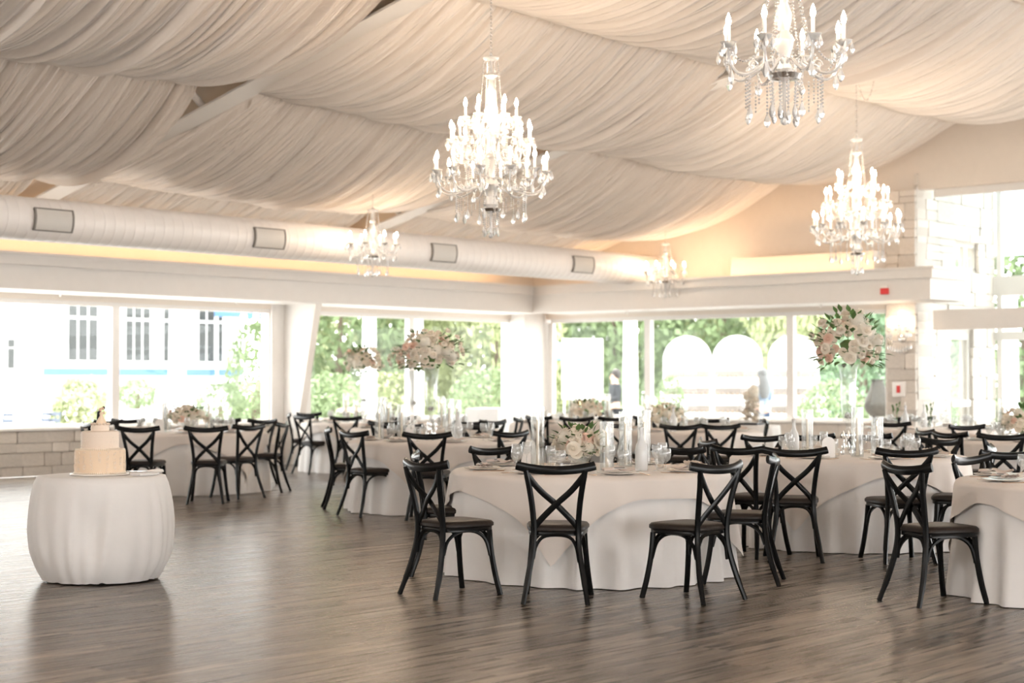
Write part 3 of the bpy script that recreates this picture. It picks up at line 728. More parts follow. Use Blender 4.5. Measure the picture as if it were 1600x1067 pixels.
# ------------------------------------------------------------------ flowers
def rose_mesh(nm, m, seed):
    rng = random.Random(seed); q = MB()
    for ring, (n, r0, h, op) in enumerate(((3, .22, .62, .05), (5, .42, .66, .18), (6, .64, .56, .42), (7, .86, .36, .80))):
        for k in range(n):
            a = TAU*k/n+ring*.7+rng.uniform(-.1, .1); sp = TAU/n*.72; vs = []
            for i in range(4):
                t = i/3
                for j in range(4):
                    s = (j/3*2-1)*sp*(.55+.6*math.sin(PI*(.25+.6*t)))
                    rr = r0*(.35+.65*t**.6)+op*.25*t**3-.04*(abs(j-1.5)/1.5)
                    z = -.35+h*1.25*t-op*.35*t**3*1.3
                    vs.append((rr*math.cos(a+s), rr*math.sin(a+s), z))
            q.add(vs, [(i*4+j, i*4+j+1, i*4+j+5, i*4+j+4) for i in range(3) for j in range(3)])
    q.ball((0, 0, -.15), .42, 8, 5)
    return q.data(nm, m, auto=180)
def hydrangea_mesh():
    rng = random.Random(5); q = MB(); q.ball((0, 0, 0), .85, 10, 6)
    for k in range(110):
        z = 1-2*(k+.5)/110; a = k*2.39996; s = math.sqrt(max(0, 1-z*z)); n = Vector((s*math.cos(a), s*math.sin(a), z))
        u = n.orthogonal().normalized(); v = n.cross(u); ro = rng.uniform(0, TAU); o_ = n*rng.uniform(.90, 1.06)
        for p in range(4):
            b = ro+p*PI/2; d1 = u*math.cos(b)+v*math.sin(b); d2 = u*math.cos(b+PI/2)+v*math.sin(b+PI/2)
            q.add([o_, o_+d1*.10+d2*.07+n*.03, o_+d1*.17+n*.02, o_+d1*.10-d2*.07+n*.03], [(0, 3, 2, 1)])
    return q.data('hydrangea', 'hydr', auto=180)
ROSES = [rose_mesh('rose', 'rose', 1), rose_mesh('rose', 'rose', 2), rose_mesh('rose', 'blush', 3)]; HYD = hydrangea_mesh()
LEAF = MB().add([(0, 0, 0), (.25, .3, .08), (.32, .6, .05), (0, 1.15, -.12), (-.32, .6, .05), (-.25, .3, .08), (0, .35, -.02), (0, .7, -.03)],
                [(0, 1, 6), (1, 2, 7, 6), (2, 3, 7), (3, 4, 7), (4, 5, 6, 7), (5, 0, 6)]).data('leaf', 'leaf', auto=180)
def bouquet(name, loc, rx, rz_, n_rose, n_hyd, n_leaf, seed, label, rs=.046, low=-.35, hold=.06, arch=True):
    rng = random.Random(seed); e = empty(name, loc, rng.uniform(0, 6)); tag(e, label, 'flower arrangement', 'floral centrepieces')
    MB().lathe([(hold*.6, -hold*1.6), (hold, -hold*.4), (hold*1.25, hold*.4), (hold*.5, hold)], 10).build('flower_holder', 'stem', e)
    total = n_rose+n_hyd
    for k in range(total):
        t = (k+.5)/total; zz = 1-(1-low)*t; a = k*2.39996+rng.uniform(-.25, .25); s = math.sqrt(max(0, 1-zz*zz))
        r = rng.uniform(.72, 1.10)*(1+.13*math.sin(3*a+seed)*s+.08*math.sin(5*a+2*seed)); p = Vector((rx*s*math.cos(a)*r, rx*s*math.sin(a)*r, rz_*zz*r)); n = Vector((p.x/rx, p.y/rx, p.z/rz_+.15)).normalized()
        rot = n.to_track_quat('Z', 'Y').to_euler()
        if k % max(1, total//max(1, n_hyd)) == total//max(1, n_hyd)//2 and n_hyd:
            link('hydrangea', HYD, e, loc=p*.84, rot=rot, scale=rs*rng.uniform(1.35, 1.75))
        else:
            link('rose', ROSES[2 if rng.random() < .11 else rng.randint(0, 1)], e, loc=p, rot=rot, scale=rs*rng.uniform(.80, 1.25))
    for k in range(n_leaf):
        zz = rng.uniform(low-.15, .95); a = rng.uniform(0, TAU); s = math.sqrt(max(0, 1-zz*zz)); r = rng.uniform(.75, 1.12)
        p = Vector((rx*s*math.cos(a)*r, rx*s*math.sin(a)*r, rz_*zz*r)); n = (p+Vector((rng.uniform(-.05, .05), rng.uniform(-.05, .05), .04))).normalized()
        link('leaf', LEAF, e, loc=p, rot=n.to_track_quat('Y', 'Z').to_euler(), scale=rs*rng.uniform(1.1, 1.9))
    for k in range(7):   # sprays that stick out
        a = rng.uniform(0, TAU); zz = rng.uniform(-.1, .9); s = math.sqrt(1-zz*zz)
        d_ = Vector((rx*s*math.cos(a), rx*s*math.sin(a), rz_*zz)); tip = d_*1.22
        MB().tube([d_*.4, d_*.8, tip], .0025, 5).build('stem', 'stem', e)
        for q_ in range(3): link('rose_bud', ROSES[rng.randint(0, 1)], e, loc=d_*(1.0+.1*q_)+Vector((rng.uniform(-.02, .02), rng.uniform(-.02, .02), rng.uniform(-.02, .02))), rot=d_.to_track_quat('Z', 'Y').to_euler(), scale=rs*.38)
    return e
VASE = MB().lathe([(.075, .002), (.078, .012), (.03, .03), (.018, .05), (.034, .08), (.018, .11), (.036, .145), (.018, .18), (.03, .21), (.016, .24), (.020, .27), (.045, .30), (.062, .36), (.066, .45), (.068, .62), (.078, .76), (.092, .80),
                   (.089, .80), (.074, .755), (.064, .62), (.062, .45), (.056, .37), (.035, .315), (.004, .30)], 24, caps=False).data('vase_body', 'glass')
PEB = MB()
for k in range(26):
    a = k*2.4; r = .034*math.sqrt((k % 9)/9); PEB.ball((r*math.cos(a), r*math.sin(a), .33+.008*(k//5)), .011, 6, 4)
PEB = PEB.data('glass_pebbles', 'crystal')
def tall_vase(c, label, fseed, rx, rzz, blabel):
    e = empty('trumpet_vase', c+Vector((0, 0, TZ))); tag(e, label, 'vase', 'tall trumpet vases')
    link('vase_body', VASE, e); link('glass_pebbles', PEB, e)
    for k in range(12):      # bead garland round the foot
        a = k*TAU/12; link('crystal_drop', DROP, e, loc=(.05*math.cos(a), .05*math.sin(a), .07+.05*(k % 4)), scale=1.3)
    bouquet('flower_arrangement', c+Vector((0, 0, TZ+.96)), rx, rzz, 60, 8, 150, fseed, blabel, low=-.5)
CYL = {}
def hurricane(c, h, label, candle=True, r=.052):
    e = empty('candle_cylinder', c+Vector((0, 0, TZ+.001))); tag(e, label, 'candle holder', 'glass cylinder candle holders')
    key = round(h, 2)
    if key not in CYL:
        CYL[key] = (MB().lathe([(.001, .0), (r, .0), (r, h), (r-.003, h), (r-.003, .012), (.001, .012)], 24, caps=False).data('glass_cylinder', 'glass'),
                    MB().lathe([(.014, .014), (.014, .03), (.0125, .03), (.009, h*.78), (.004, h*.79)], 10).data('taper_candle', 'wax'),
                    MB().lathe([(.001, h*.79), (.006, h*.79+.012), (.004, h*.79+.026), (.0005, h*.79+.042)], 8).data('flame', 'flame'))
    g, t, f = CYL[key]; link('glass_cylinder', g, e)
    if candle: o = link('taper_candle', t, e); link('flame', f, o)
BOTTLE = MB().lathe([(.001, .002), (.042, .002), (.046, .01), (.046, .15), (.038, .19), (.020, .225), (.015, .25), (.015, .295), (.019, .30), (.019, .315), (.014, .318), (.012, .25), (.035, .185), (.043, .15), (.043, .012), (.001, .008)], 20, caps=False).data('bottle_body', 'frost')
STOP = MB().lathe([(.011, .30), (.013, .32), (.008, .325), (.015, .34), (.012, .358), (.001, .362)], 12).data('stopper', 'glass')
def bottle(c, label, z=TZ):
    e = empty('water_bottle', c+Vector((0, 0, z+.001))); tag(e, label, 'bottle', 'frosted water bottles'); link('bottle_body', BOTTLE, e); link('stopper', STOP, e)
def arch_card(c, rz, label):
    e = empty('table_sign', c+Vector((0, 0, TZ+.001)), rz); tag(e, label, 'table sign', 'arched table signs'); q = MB(); w_, h = .055, .125; pts = [(-w_, .004), (w_, .004)]
    pts += [(w_*math.cos(PI*k/12), h+w_*math.sin(PI*k/12)) for k in range(13)]; n = len(pts)
    q.v = [(x, y, z) for y in (-.004, .004) for x, z in pts]; q.f = [tuple(range(n)), tuple(range(2*n-1, n-1, -1))]+[(i, n+i, n+(i+1) % n, (i+1) % n) for i in range(n)]
    q.build('sign_panel', 'card', e, smooth=False); MB().bevbox((0, 0, .005), (.13, .05, .01), .002).build('sign_base', 'acrylic', e, smooth=False)
VOT = MB().lathe([(.001, .002), (.026, .002), (.032, .012), (.036, .07), (.034, .07), (.029, .014), (.001, .010)], 14, caps=False).data('votive_cup', 'goblet')
VOTW = MB().lathe([(.026, .012), (.028, .03), (.001, .031)], 12).data('votive_wax', 'wax')
def votive(c, label):
    e = empty('votive_candle', c+Vector((0, 0, TZ+.001))); tag(e, label, 'candle', 'votive candles'); link('votive_cup', VOT, e); link('votive_wax', VOTW, e)
BOWL = MB().lathe([(.04, .001), (.042, .01), (.03, .03), (.06, .05), (.085, .09), (.09, .13), (.086, .13), (.08, .09), (.05, .055), (.001, .05)], 20, caps=False).data('flower_bowl', 'goblet')
def low_flowers(c, seed, rx, label, blabel):
    o = link('flower_bowl', BOWL, None, loc=c+Vector((0, 0, TZ+.001))); tag(o, label, 'bowl', 'glass flower bowls')
    bouquet('flower_arrangement', c+Vector((0, 0, TZ+.17)), rx, rx*.72, 42, 5, 60, seed, blabel, rs=.042, low=-.25, hold=.05)
# T1
low_flowers(P(905, 12.25), 11, .20, 'clear footed bowl on the low-flowered table nearest the camera', 'loose cream and blush roses on the table nearest the camera')
for px, d, h, s in ((840, 12.5, .46, 'tallest, left of the roses'), (948, 12.05, .36, 'in front of the roses'), (977, 12.75, .42, 'behind and right of the roses'), (1006, 12.9, .43, 'beside the frosted bottle')):
    hurricane(P(px, d), h, 'glass cylinder with taper candle, table nearest the camera, '+s)
bottle(P(1002, 12.1), 'frosted water bottle on the table nearest the camera')
for px, d, s in ((882, 11.75, 'before the roses'), (862, 12.7, 'beside the tallest cylinder'), (1030, 12.5, 'right of the bottle')): votive(P(px, d), 'clear votive cup on the table nearest the camera, '+s)
# T3
tall_vase(P(1325, 14.75), 'tall clear trumpet vase on the right-hand table', 21, .30, .29, 'large white rose and hydrangea bouquet in the right-hand tall vase')
for px, d, h, s in ((1261, 14.9, .40, 'left of the tall vase'), (1339, 14.3, .43, 'overlapping the tall vase'), (1370, 14.35, .34, 'right of the tall vase')):
    hurricane(P(px, d), h, 'glass cylinder with taper candle, right-hand tall-vase table, '+s)
bottle(P(1240, 14.75), 'frosted water bottle on the right-hand tall-vase table')
arch_card(P(1294, 14.1), math.atan2(-FWD[0], FWD[1]), 'white arched table sign left of the right-hand tall vase')
for px, d, s in ((1305, 14.4, 'by the vase foot'), (1400, 14.9, 'on the far right')): votive(P(px, d), 'clear votive cup on the right-hand tall-vase table, '+s)
# T4, T7, T6
tall_vase(P(674, 18.4), 'tall clear trumpet vase left of centre', 22, .36, .26, 'largest cream and blush bouquet, left of centre')
for px, d, h, s in ((702, 18.3, .46, 'just right of the vase'), (628, 18.2, .40, 'left of the vase'), (714, 18.8, .44, 'far right'), (593, 18.7, .38, 'at the left end')):
    hurricane(P(px, d), h, 'glass cylinder with taper candle, left-centre tall-vase table, '+s)
arch_card(P(642, 18.0), math.atan2(-FWD[0], FWD[1]), 'white arched table sign left of the left-centre tall vase')
bottle(P(716, 18.1), 'frosted water bottle on the left-centre tall-vase table')
tall_vase(P(647, 23.2), 'tall clear trumpet vase half hidden behind the largest bouquet', 23, .30, .22, 'white bouquet half hidden behind the largest bouquet')
for px, d, h, s in ((600, 23.2, .42, 'left'), (607, 22.9, .36, 'middle'), (690, 23.3, .44, 'right')):
    hurricane(P(px, d), h, 'glass cylinder with taper candle, table behind the largest bouquet, '+s)
tall_vase(P(569, 26.4), 'tall clear trumpet vase on the table beside the slanted pillar', 24, .30, .22, 'smaller white bouquet in front of the left-middle window')
for px, d, h, s in ((541, 26.2, .46, 'left'), (557, 26.5, .36, 'middle'), (595, 26.6, .40, 'right')):
    hurricane(P(px, d), h, 'glass cylinder with taper candle, table beside the slanted pillar, '+s)
# T5, T8, T9, T10
low_flowers(P(293, 21.4), 12, .24, 'clear footed bowl on the table behind the cake', 'low cream rose arrangement on the table behind the cake')
for px, d, h, s in ((255, 21.2, .48, 'left of the roses'), (262, 21.6, .40, 'behind its neighbour'), (327, 21.5, .46, 'right of the roses')):
    hurricane(P(px, d), h, 'glass cylinder with taper candle, table behind the cake, '+s)
arch_card(P(250, 20.9), math.atan2(-FWD[0], FWD[1]), 'white arched table sign on the table behind the cake')
low_flowers(P(1040, 21.9), 13, .24, 'clear footed bowl on the table before the arches', 'low cream rose arrangement before the white arches')
for px, d, h, s in ((1008, 21.8, .46, 'left of the roses'), (1068, 22.1, .38, 'right of the roses')): hurricane(P(px, d), h, 'glass cylinder with taper candle, table before the arches, '+s)
bottle(P(1052, 21.4), 'frosted water bottle on the table before the arches')
low_flowers(P(915, 25.9), 14, .28, 'clear footed bowl on the far table near the corner', 'low cream rose arrangement on the far table near the corner')
for px, d, h, s in ((893, 25.8, .46, 'tallest on the left'), (906, 26.2, .36, 'short one left of the roses'), (949, 25.7, .46, 'right of the roses')): hurricane(P(px, d), h, 'glass cylinder with taper candle, far table near the corner, '+s)
low_flowers(P(1598, 18.4), 15, .26, 'clear footed bowl on the table before the storefront', 'low blush rose arrangement at the right frame edge')
hurricane(P(1567, 18.5), .46, 'glass cylinder with taper candle, table before the glass storefront')
# T11: bottles and bud vases
for px, d, s in ((1414, 22.8, 'nearest the pier'), (1443, 23.3, 'beside the greenery')): bottle(P(px, d), 'frosted water bottle on the far table, '+s)
for k, (px, d) in enumerate(((1399, 22.6), (1452, 22.7))):
    e = empty('bud_vase', P(px, d, TZ+.001)); tag(e, 'bud vase with green sprigs, '+['left', 'right'][k]+' one on the far table by the pier', 'vase', 'bud vases')
    MB().lathe([(.001, .002), (.03, .002), (.034, .05), (.014, .11), (.016, .14)], 14, caps=False).build('vase_body', 'goblet', e)
    for q_ in range(5):
        a = q_*1.3; tip = Vector((.05*math.cos(a), .05*math.sin(a), .27+.02*q_)); MB().tube([(0, 0, .02), tip*.6, tip], .002, 5).build('stem', 'stem', e)
        for j in range(3): link('leaf', LEAF, e, loc=tip*(.7+.12*j), rot=(tip+Vector((.1*math.sin(j*2), .1*math.cos(j*2), 0))).to_track_quat('Y', 'Z').to_euler(), scale=.045)

# ------------------------------------------------------------------ chandeliers
def chain_mesh(path, nm='chain'):
    q = MB(); path = [Vector(p) for p in path]; L = [0]
    for a, b in zip(path, path[1:]): L.append(L[-1]+(b-a).length)
    s = 0; k = 0
    while s < L[-1]:
        i = max(j for j in range(len(L)) if L[j] <= s); i = min(i, len(path)-2); t = (s-L[i])/max(1e-6, L[i+1]-L[i])
        c = path[i].lerp(path[i+1], t); d_ = (path[i+1]-path[i]).normalized(); u = d_.orthogonal().normalized()
        if k % 2: u = d_.cross(u)
        pts = [c+d_*.022*math.cos(TAU*j/8)+u*.010*math.sin(TAU*j/8) for j in range(9)]
        q.tube(pts, .0032, 4); s += .034; k += 1
    return q.data(nm, 'chrome')
def beads(path, r=.0095, sp=.0215, nm='bead_strand'):
    q = MB(); path = [Vector(p) for p in path]; acc = 0
    for a, b in zip(path, path[1:]):
        l = (b-a).length; s = -acc
        s = (sp-acc) if acc else 0
        while s <= l: q.octa(a.lerp(b, s/l), r); s += sp
        acc = (l-(s-sp))
    return q.data(nm, 'crystal', smooth=False)
def sag(a, b, dp, n=10):
    a, b = Vector(a), Vector(b); return [a.lerp(b, i/n)-Vector((0, 0, dp*4*(i/n)*(1-i/n))) for i in range(n+1)]
def chandelier(tiers, top, colprof, cs):
    """tiers: list of (n arms, cup radius, cup z, hub z). cs: scale of cup, candle and bulb"""
    e = empty('crystal_chandelier', (0, 0, 0))
    MB().lathe(colprof, 14).build('column', 'crystal', e, auto=30)
    MB().lathe([(.02, top-.03), (.075, top-.02), (.085, top), (.06, top+.012), (.015, top+.03), (.012, top+.05)], 14).build('crown', 'crystal', e)
    MB().lathe([(.0, .255), (.09, .27), (.105, .30), (.06, .31), (.03, .32)], 16).build('base_dish', 'chrome', e)
    prev = None
    for ti, (n, cr, cz, hz) in enumerate(tiers):
        arm = MB().tube(bez([(.03, 0, hz), (cr*.35, 0, hz+.12), (cr*.55, 0, hz-.20), (cr*1.05, 0, hz-.10), (cr, 0, cz)], 14), .0095, 6).data('arm', 'crystal')
        scroll = MB().tube([(cr*.55+.035*math.cos(a)*(1-a/14), 0, hz-.02+.035*math.sin(a)*(1-a/14)) for a in [k*.55 for k in range(14)]], .006, 5).data('scroll', 'crystal')
        a1 = TAU/n
        swag = beads(sag((cr, 0, cz-.01), (cr*math.cos(a1), cr*math.sin(a1), cz-.01), .10 if n > 6 else .07))
        hang = beads([(cr*.62, 0, hz-.08), (cr*.62, 0, hz-.26)])
        upz = tiers[ti+1][2] if ti+1 < len(tiers) else top; upr = tiers[ti+1][1]*.9 if ti+1 < len(tiers) else .07
        rise = beads(sag((cr*.55, 0, hz+.02), (upr, 0, upz-.02), .09, 14))
        for k in range(n):
            rz = k*a1+ti*.37
            o = link('arm', arm, e, rz=rz); link('scroll', scroll, o)
            link('candle_cup', CUP, o, loc=(cr, 0, cz), scale=cs); link('candle', CANDLE, o, loc=(cr, 0, cz), scale=cs); link('bulb', BULB, o, loc=(cr, 0, cz+.10*cs), scale=cs)
            for j in range(4):
                a = j*PI/2+.5; link('crystal_drop', DROP, o, loc=(cr+.042*cs*math.cos(a), .042*cs*math.sin(a), cz+.012), scale=cs*1.05)
            link('crystal_drop', DROP, o, loc=(cr*.62, 0, hz-.25), scale=cs*1.35); link('crystal_drop', DROP, o, loc=(cr*.95, 0, cz-.13), scale=cs*1.35)
            link('bead_strand', swag, e, rz=rz); link('bead_strand', hang, e, rz=rz); link('bead_strand', rise, e, rz=rz); link('bead_strand', hang, e, rz=rz+a1*.5)
    for k in range(10):
        a = k*TAU/10; st = beads([(.085*math.cos(a), .085*math.sin(a), .27), (.075*math.cos(a), .075*math.sin(a), .12-.03*(k % 2))])
        link('bead_strand', st, e); link('crystal_drop', DROP, e, loc=(.075*math.cos(a), .075*math.sin(a), .12-.03*(k % 2)), scale=1.25)
    MB().ball((0, 0, .026), .026, 8, 6).build('finial', 'crystal', e, smooth=False)
    MB().tube([(0, 0, .05), (0, 0, .27)], .012, 6).build('finial_stem', 'crystal', e)
    return e
SMALL = chandelier([(8, .36, .45, .36)], .97, [(.02, .30), (.05, .33), (.03, .40), (.055, .47), (.06, .50), (.03, .56), (.045, .62), (.05, .66), (.025, .72), (.02, .78), (.05, .80), (.02, .83), (.015, .94)], 1.15)
BIG = chandelier([(12, .575, .65, .52), (12, .41, .975, .84), (6, .26, 1.215, 1.10)], 1.84,
                 [(.03, .30), (.08, .34), (.05, .42), (.07, .50), (.10, .54), (.045, .62), (.06, .74), (.09, .82), (.05, .90), (.045, 1.0), (.08, 1.08), (.04, 1.16), (.06, 1.24), (.065, 1.30), (.03, 1.37), (.05, 1.42), (.055, 1.47), (.03, 1.54), (.025, 1.62), (.07, 1.66), (.02, 1.70), (.015, 1.82)], 1.3)
def hang(src, first, px, d, z, top, loop, label):
    c = src if first else copy_tree(src)
    c.location = P(px, d, z); c.rotation_euler = (0, 0, px*.013); tag(c, label, 'chandelier', 'crystal chandeliers')
    o = link('chain', chain_mesh([(0, 0, (1.02 if src is SMALL else 1.88)), (0, 0, top-z)]), c); o['kind'] = 'stuff'
    if loop:
        o = link('chain_swag', chain_mesh(sag((0, 0, top-z), Vector((loop*RGT[0], loop*RGT[1], top-z+.05)), .42, 16), 'chain_swag'), c); o['kind'] = 'stuff'; o.rotation_euler = (0, 0, -px*.013)
    return c
lib = [(SMALL, 1227, 9.8, 2.93, 6.6, 0, 'single-tier crystal chandelier cropped by the top edge'), (SMALL, 582, 24.0, 2.92, 4.35, 0, 'small crystal chandelier in front of the round duct'),
       (SMALL, 1040, 29.6, 2.89, 4.25, 0, 'farthest small crystal chandelier at the duct end'), (BIG, 767, 16.9, 2.87, 5.75, .50, 'three-tier crystal chandelier in the middle of the photo'),
       (BIG, 1340, 22.5, 2.85, 5.62, .27, 'three-tier crystal chandelier before the peach end wall')]
for src, px, d, z, top, loop, label in reversed(lib):       # copies first, so that the source's own chain is not copied along
    n_same = [l for l in lib if l[0] is src]
    hang(src, n_same[0][1] == px, px, d, z, top, loop, label)

# ------------------------------------------------------------------ cake table
CC = P(160, 11.95); CR = .445
table(CC, CR, 'small round table under the wedding cake', .735)
def cake_cloth():
    rng = random.Random(8); f = fold_fn(78, 5); n = 192; mb = MB(); top = .745
    mb.v.append((0, 0, top)); T = [(CR*.5, top), (CR*.95, top), (CR+.004, top-.004)]
    for r, z in T:
        for i in range(n): a = TAU*i/n; mb.v.append((r*math.cos(a), r*math.sin(a), z))
    K = 16
    for k in range(1, K+1):
        t = k/K
        for i in range(n):
            a = TAU*i/n; g = f((a+.22*t*math.sin(3*a+1)) % TAU)
            bul = CR+.008+.060*math.sin(PI*min(1, t*.95))**.8-.02*t**4+.036*(t**.45)*g*(1-.35*t)+.008*t*math.sin(23*a+2*math.sin(5*a))
            pin = .05*math.exp(-((math.sin((a-CAMYAW-PI-.1)/2))/.10)**2)*math.sin(PI*t)**2
            r = bul-pin*1.3
            z = (top-.004)*(1-t)+.012*t
            if t > .72: r -= .045*((t-.72)/.28)**2*(1+g*.5); z += .014*max(0, g)*((t-.72)/.28)
            mb.v.append((r*math.cos(a), r*math.sin(a), z))
    mb.f = [(0, 1+i, 1+(i+1) % n) for i in range(n)]
    for k in range(len(T)+K-1): mb.f += [(1+k*n+i, 1+(k+1)*n+i, 1+(k+1)*n+(i+1) % n, 1+k*n+(i+1) % n) for i in range(n)]
    tag(mb.build('tablecloth', 'cloth', loc=CC, auto=180), 'white cloth gathered at the hem on the small cake table', 'tablecloth', 'floor-length tablecloths')
cake_cloth()
ck = empty('wedding_cake', P(157, 11.95, .747)); tag(ck, 'three-tier ivory wedding cake with piped pearls', 'cake')
MB().lathe([(.0, 0), (.205, 0), (.21, .004), (.205, .012), (0, .012)], 36).build('cake_board', 'porcelain', ck)
def tier(r, z0, z1, m): return MB().lathe([(r, z0), (r, z1-.012), (r-.004, z1-.004), (r-.014, z1), (.001, z1)], 48).build('tier', m, ck)
def pearls(r, z, n, s, par):
    q = MB()
    for k in range(n): a = TAU*k/n; q.ball((r*math.cos(a), r*math.sin(a), z), s, 6, 4)
    o = q.build('pearl_border', 'pearl', par); o['kind'] = 'stuff'
t1 = tier(.178, .012, .185, 'icing'); t2 = tier(.133, .185, .315, 'icing2'); t3 = tier(.064, .315, .362, 'icing2')
pearls(.180, .018, 80, .006, t1); pearls(.172, .183, 80, .005, t1); pearls(.135, .190, 60, .005, t2)
q = MB(); rng = random.Random(2)
for k in range(260):      # piped scrolls on the bottom tier
    a = TAU*k/260*13.0; z = .035+.135*rng.random(); b = rng.uniform(0, TAU)
    pts = [(.179*math.cos(a+.05*math.cos(b+s)), .179*math.sin(a+.05*math.cos(b+s)), z+.010*math.sin(b+s)) for s in (0, .8, 1.6, 2.4)]
    q.tube(pts, .0022, 4)
o = q.build('piping', 'icing2', t1); o['kind'] = 'stuff'
q = MB()
for k in range(60):
    a = k*2.4; z = .195+.11*((k*7) % 13)/13; q.ball((.134*math.cos(a), .134*math.sin(a), z), .003, 6, 4)
o = q.build('pearl_dots', 'pearl', t2); o['kind'] = 'stuff'
for k in range(11): a = TAU*k/11; MB().ball((.058*math.cos(a), .058*math.sin(a), .364), .014, 8, 5, (1, 1, .7)).build('icing_rosette', 'icing2', t3)
tp = empty('cake_topper', P(157, 11.95, 1.109)); tp.rotation_euler = (0, 0, CAMYAW-PI/2); tag(tp, 'bride and groom figurine on top of the cake', 'figurine')
MB().lathe([(.040, 0), (.034, .02), (.020, .045), (.011, .062), (.014, .076), (.012, .084), (.004, .09)], 16).build('bride_gown', 'gown', tp, loc=(.008, 0, 0))
MB().ball((.002, -.004, .102), .0115, 10, 7).build('bride_head', 'skin', tp); MB().ball((.000, .002, .106), .0125, 10, 7).build('bride_hair', 'gown', tp)
MB().tube([(.018, -.004, .082), (.03, .006, .075), (.022, .016, .09)], .004, 6).build('bride_arm', 'skin', tp)
MB().tube([(-.016, .014, 0), (-.016, .014, .05), (-.010, .012, .085), (.002, .010, .097)], [.009, .012, .015, .008], 10).build('groom_suit', 'suit', tp)
MB().ball((.016, .012, .114), .011, 10, 7).build('groom_head', 'skin', tp); MB().ball((.020, .016, .117), .0115, 10, 7).build('groom_hair', 'hair_dark', tp)
nb = P(228, 11.85, .747)
o = MB().bevbox((0, 0, .012), (.20, .09, .022), .008).build('folded_napkin', 'cloth', loc=nb, rz=.2); tag(o, 'folded white napkin beside the cake', 'napkin')
for k, (dx, dy) in enumerate(((-.01, -.015), (.03, .055))):
    e = empty('cake_knife' if k == 0 else 'cake_server', nb+Vector((dx, dy, .026)), -.9+k*.25); tag(e, ['silver cake knife', 'silver cake server'][k]+' lying on the folded napkin', 'cake knife' if k == 0 else 'cake server')
    MB().tube([(.02, 0, .004), (.06, 0, .008), (.13, 0, .008)], [.005, .008, .009], 8).build('handle', 'porcelain', e)
    MB().add([(.02, -.008, .003), (.02, .008, .003), (-.10, .014 if k == 0 else .03, .003), (-.13, 0, .003), (-.10, -.006 if k == 0 else -.03, .003), (.02, -.008, .005), (.02, .008, .005), (-.10, .014 if k == 0 else .03, .005), (-.13, 0, .005), (-.10, -.006 if k == 0 else -.03, .005)],
             [(4, 3, 2, 1, 0), (5, 6, 7, 8, 9)]+[(i, (i+1) % 5, 5+(i+1) % 5, 5+i) for i in range(5)]).build('blade', 'chrome', e, smooth=False)
# ------------------------------------------------------------------ card box table
BC = P(1174, 25.2)
table(BC, .42, 'small round table under the clear card box', .75)
under_cloth(BC, .42, 301, 'white cloth on the small card box table', flare=.04, amp=.03)
bx = empty('card_box', BC+Vector((0, 0, TZ-.01)), .3); tag(bx, 'clear acrylic card box with white flowers and black bows', 'box')
for nm, lo, hi in (('panel', (-.2, -.14, 0), (-.194, .14, .36)), ('panel', (.194, -.14, 0), (.2, .14, .36)), ('panel', (-.194, -.14, 0), (.194, -.134, .36)), ('panel', (-.194, .134, 0), (.194, .14, .36)), ('lid', (-.2, -.14, .36), (.2, .14, .366))):
    MB().bbox(lo, hi).build(nm, 'acrylic', bx, smooth=False)
MB().bbox((-.203, -.143, .0), (.203, .143, .03)).build('ribbon_band', 'ribbon', bx, smooth=False)
for s in (-1, 1):
    MB().tube(bez([(s*.1, -.15, .06), (s*.2, -.17, .14), (s*.2, -.17, .02), (s*.1, -.15, .06)], 8), .014, 6, flat=(1, .3)).build('bow', 'ribbon', bx)
    MB().tube(bez([(s*.1, -.15, .06), (s*.0, -.17, .14), (s*.0, -.17, .02), (s*.1, -.15, .06)], 8), .014, 6, flat=(1, .3)).build('bow', 'ribbon', bx)
rng = random.Random(4)
for k in range(26):
    p = Vector((rng.uniform(-.13, .13), rng.uniform(-.09, .09), .08+.42*k/26)); p.x *= 1-.4*k/26
    link('rose', ROSES[k % 2], bx, loc=p, rot=(rng.uniform(-.6, .6), rng.uniform(-.6, .6), 0), scale=rng.uniform(.05, .075))
for k in range(5):
    link('hydrangea', HYD, bx, loc=(rng.uniform(-.1, .1), rng.uniform(-.07, .07), .40+.035*k), scale=.075)
# ------------------------------------------------------------------ outside
struct(MB().bbox((-20, WY+.22, -.25), (120, 120, -.05)).build('ground_terrace', 'patio', smooth=False), 'pale terrace outside the left windows')
struct(MB().bbox((28.45, -60, -.25), (120, WY+.2, -.05)).build('ground_garden', 'patio', smooth=False), 'pale terrace outside the end windows')
struct(MB().bbox((30, 45, -.05), (119, 118, -.02)).build('lawn', 'lawn', smooth=False), 'lawn beyond the terrace')
def col(px, Y, r, label, X=None):
    t = (px-800)/FPX
    if X is None: d = Y/(FWD[1]+RGT[1]*t); X = d*(FWD[0]+RGT[0]*t)
    else: d = X/(FWD[0]+RGT[0]*t); Y = d*(FWD[1]+RGT[1]*t)
    e = empty('porch_column', (X, Y, -.05)); tag(e, label, 'column', 'white porch columns')
    MB().lathe([(r, .12), (r*1.0, 1.0), (r*.86, 3.1)], 24).build('shaft', 'ext_col', e)
    MB().bevbox((0, 0, .03), (r*2.7, r*2.7, .06), .005).lathe([(r*1.25, .06), (r*1.3, .09), (r, .13)], 20).build('base', 'ext_col', e)
    MB().lathe([(r*.86, 3.1), (r*1.1, 3.14), (r*1.2, 3.2)], 20).bevbox((0, 0, 3.24), (r*2.6, r*2.6, .08), .005).build('capital', 'ext_col', e)
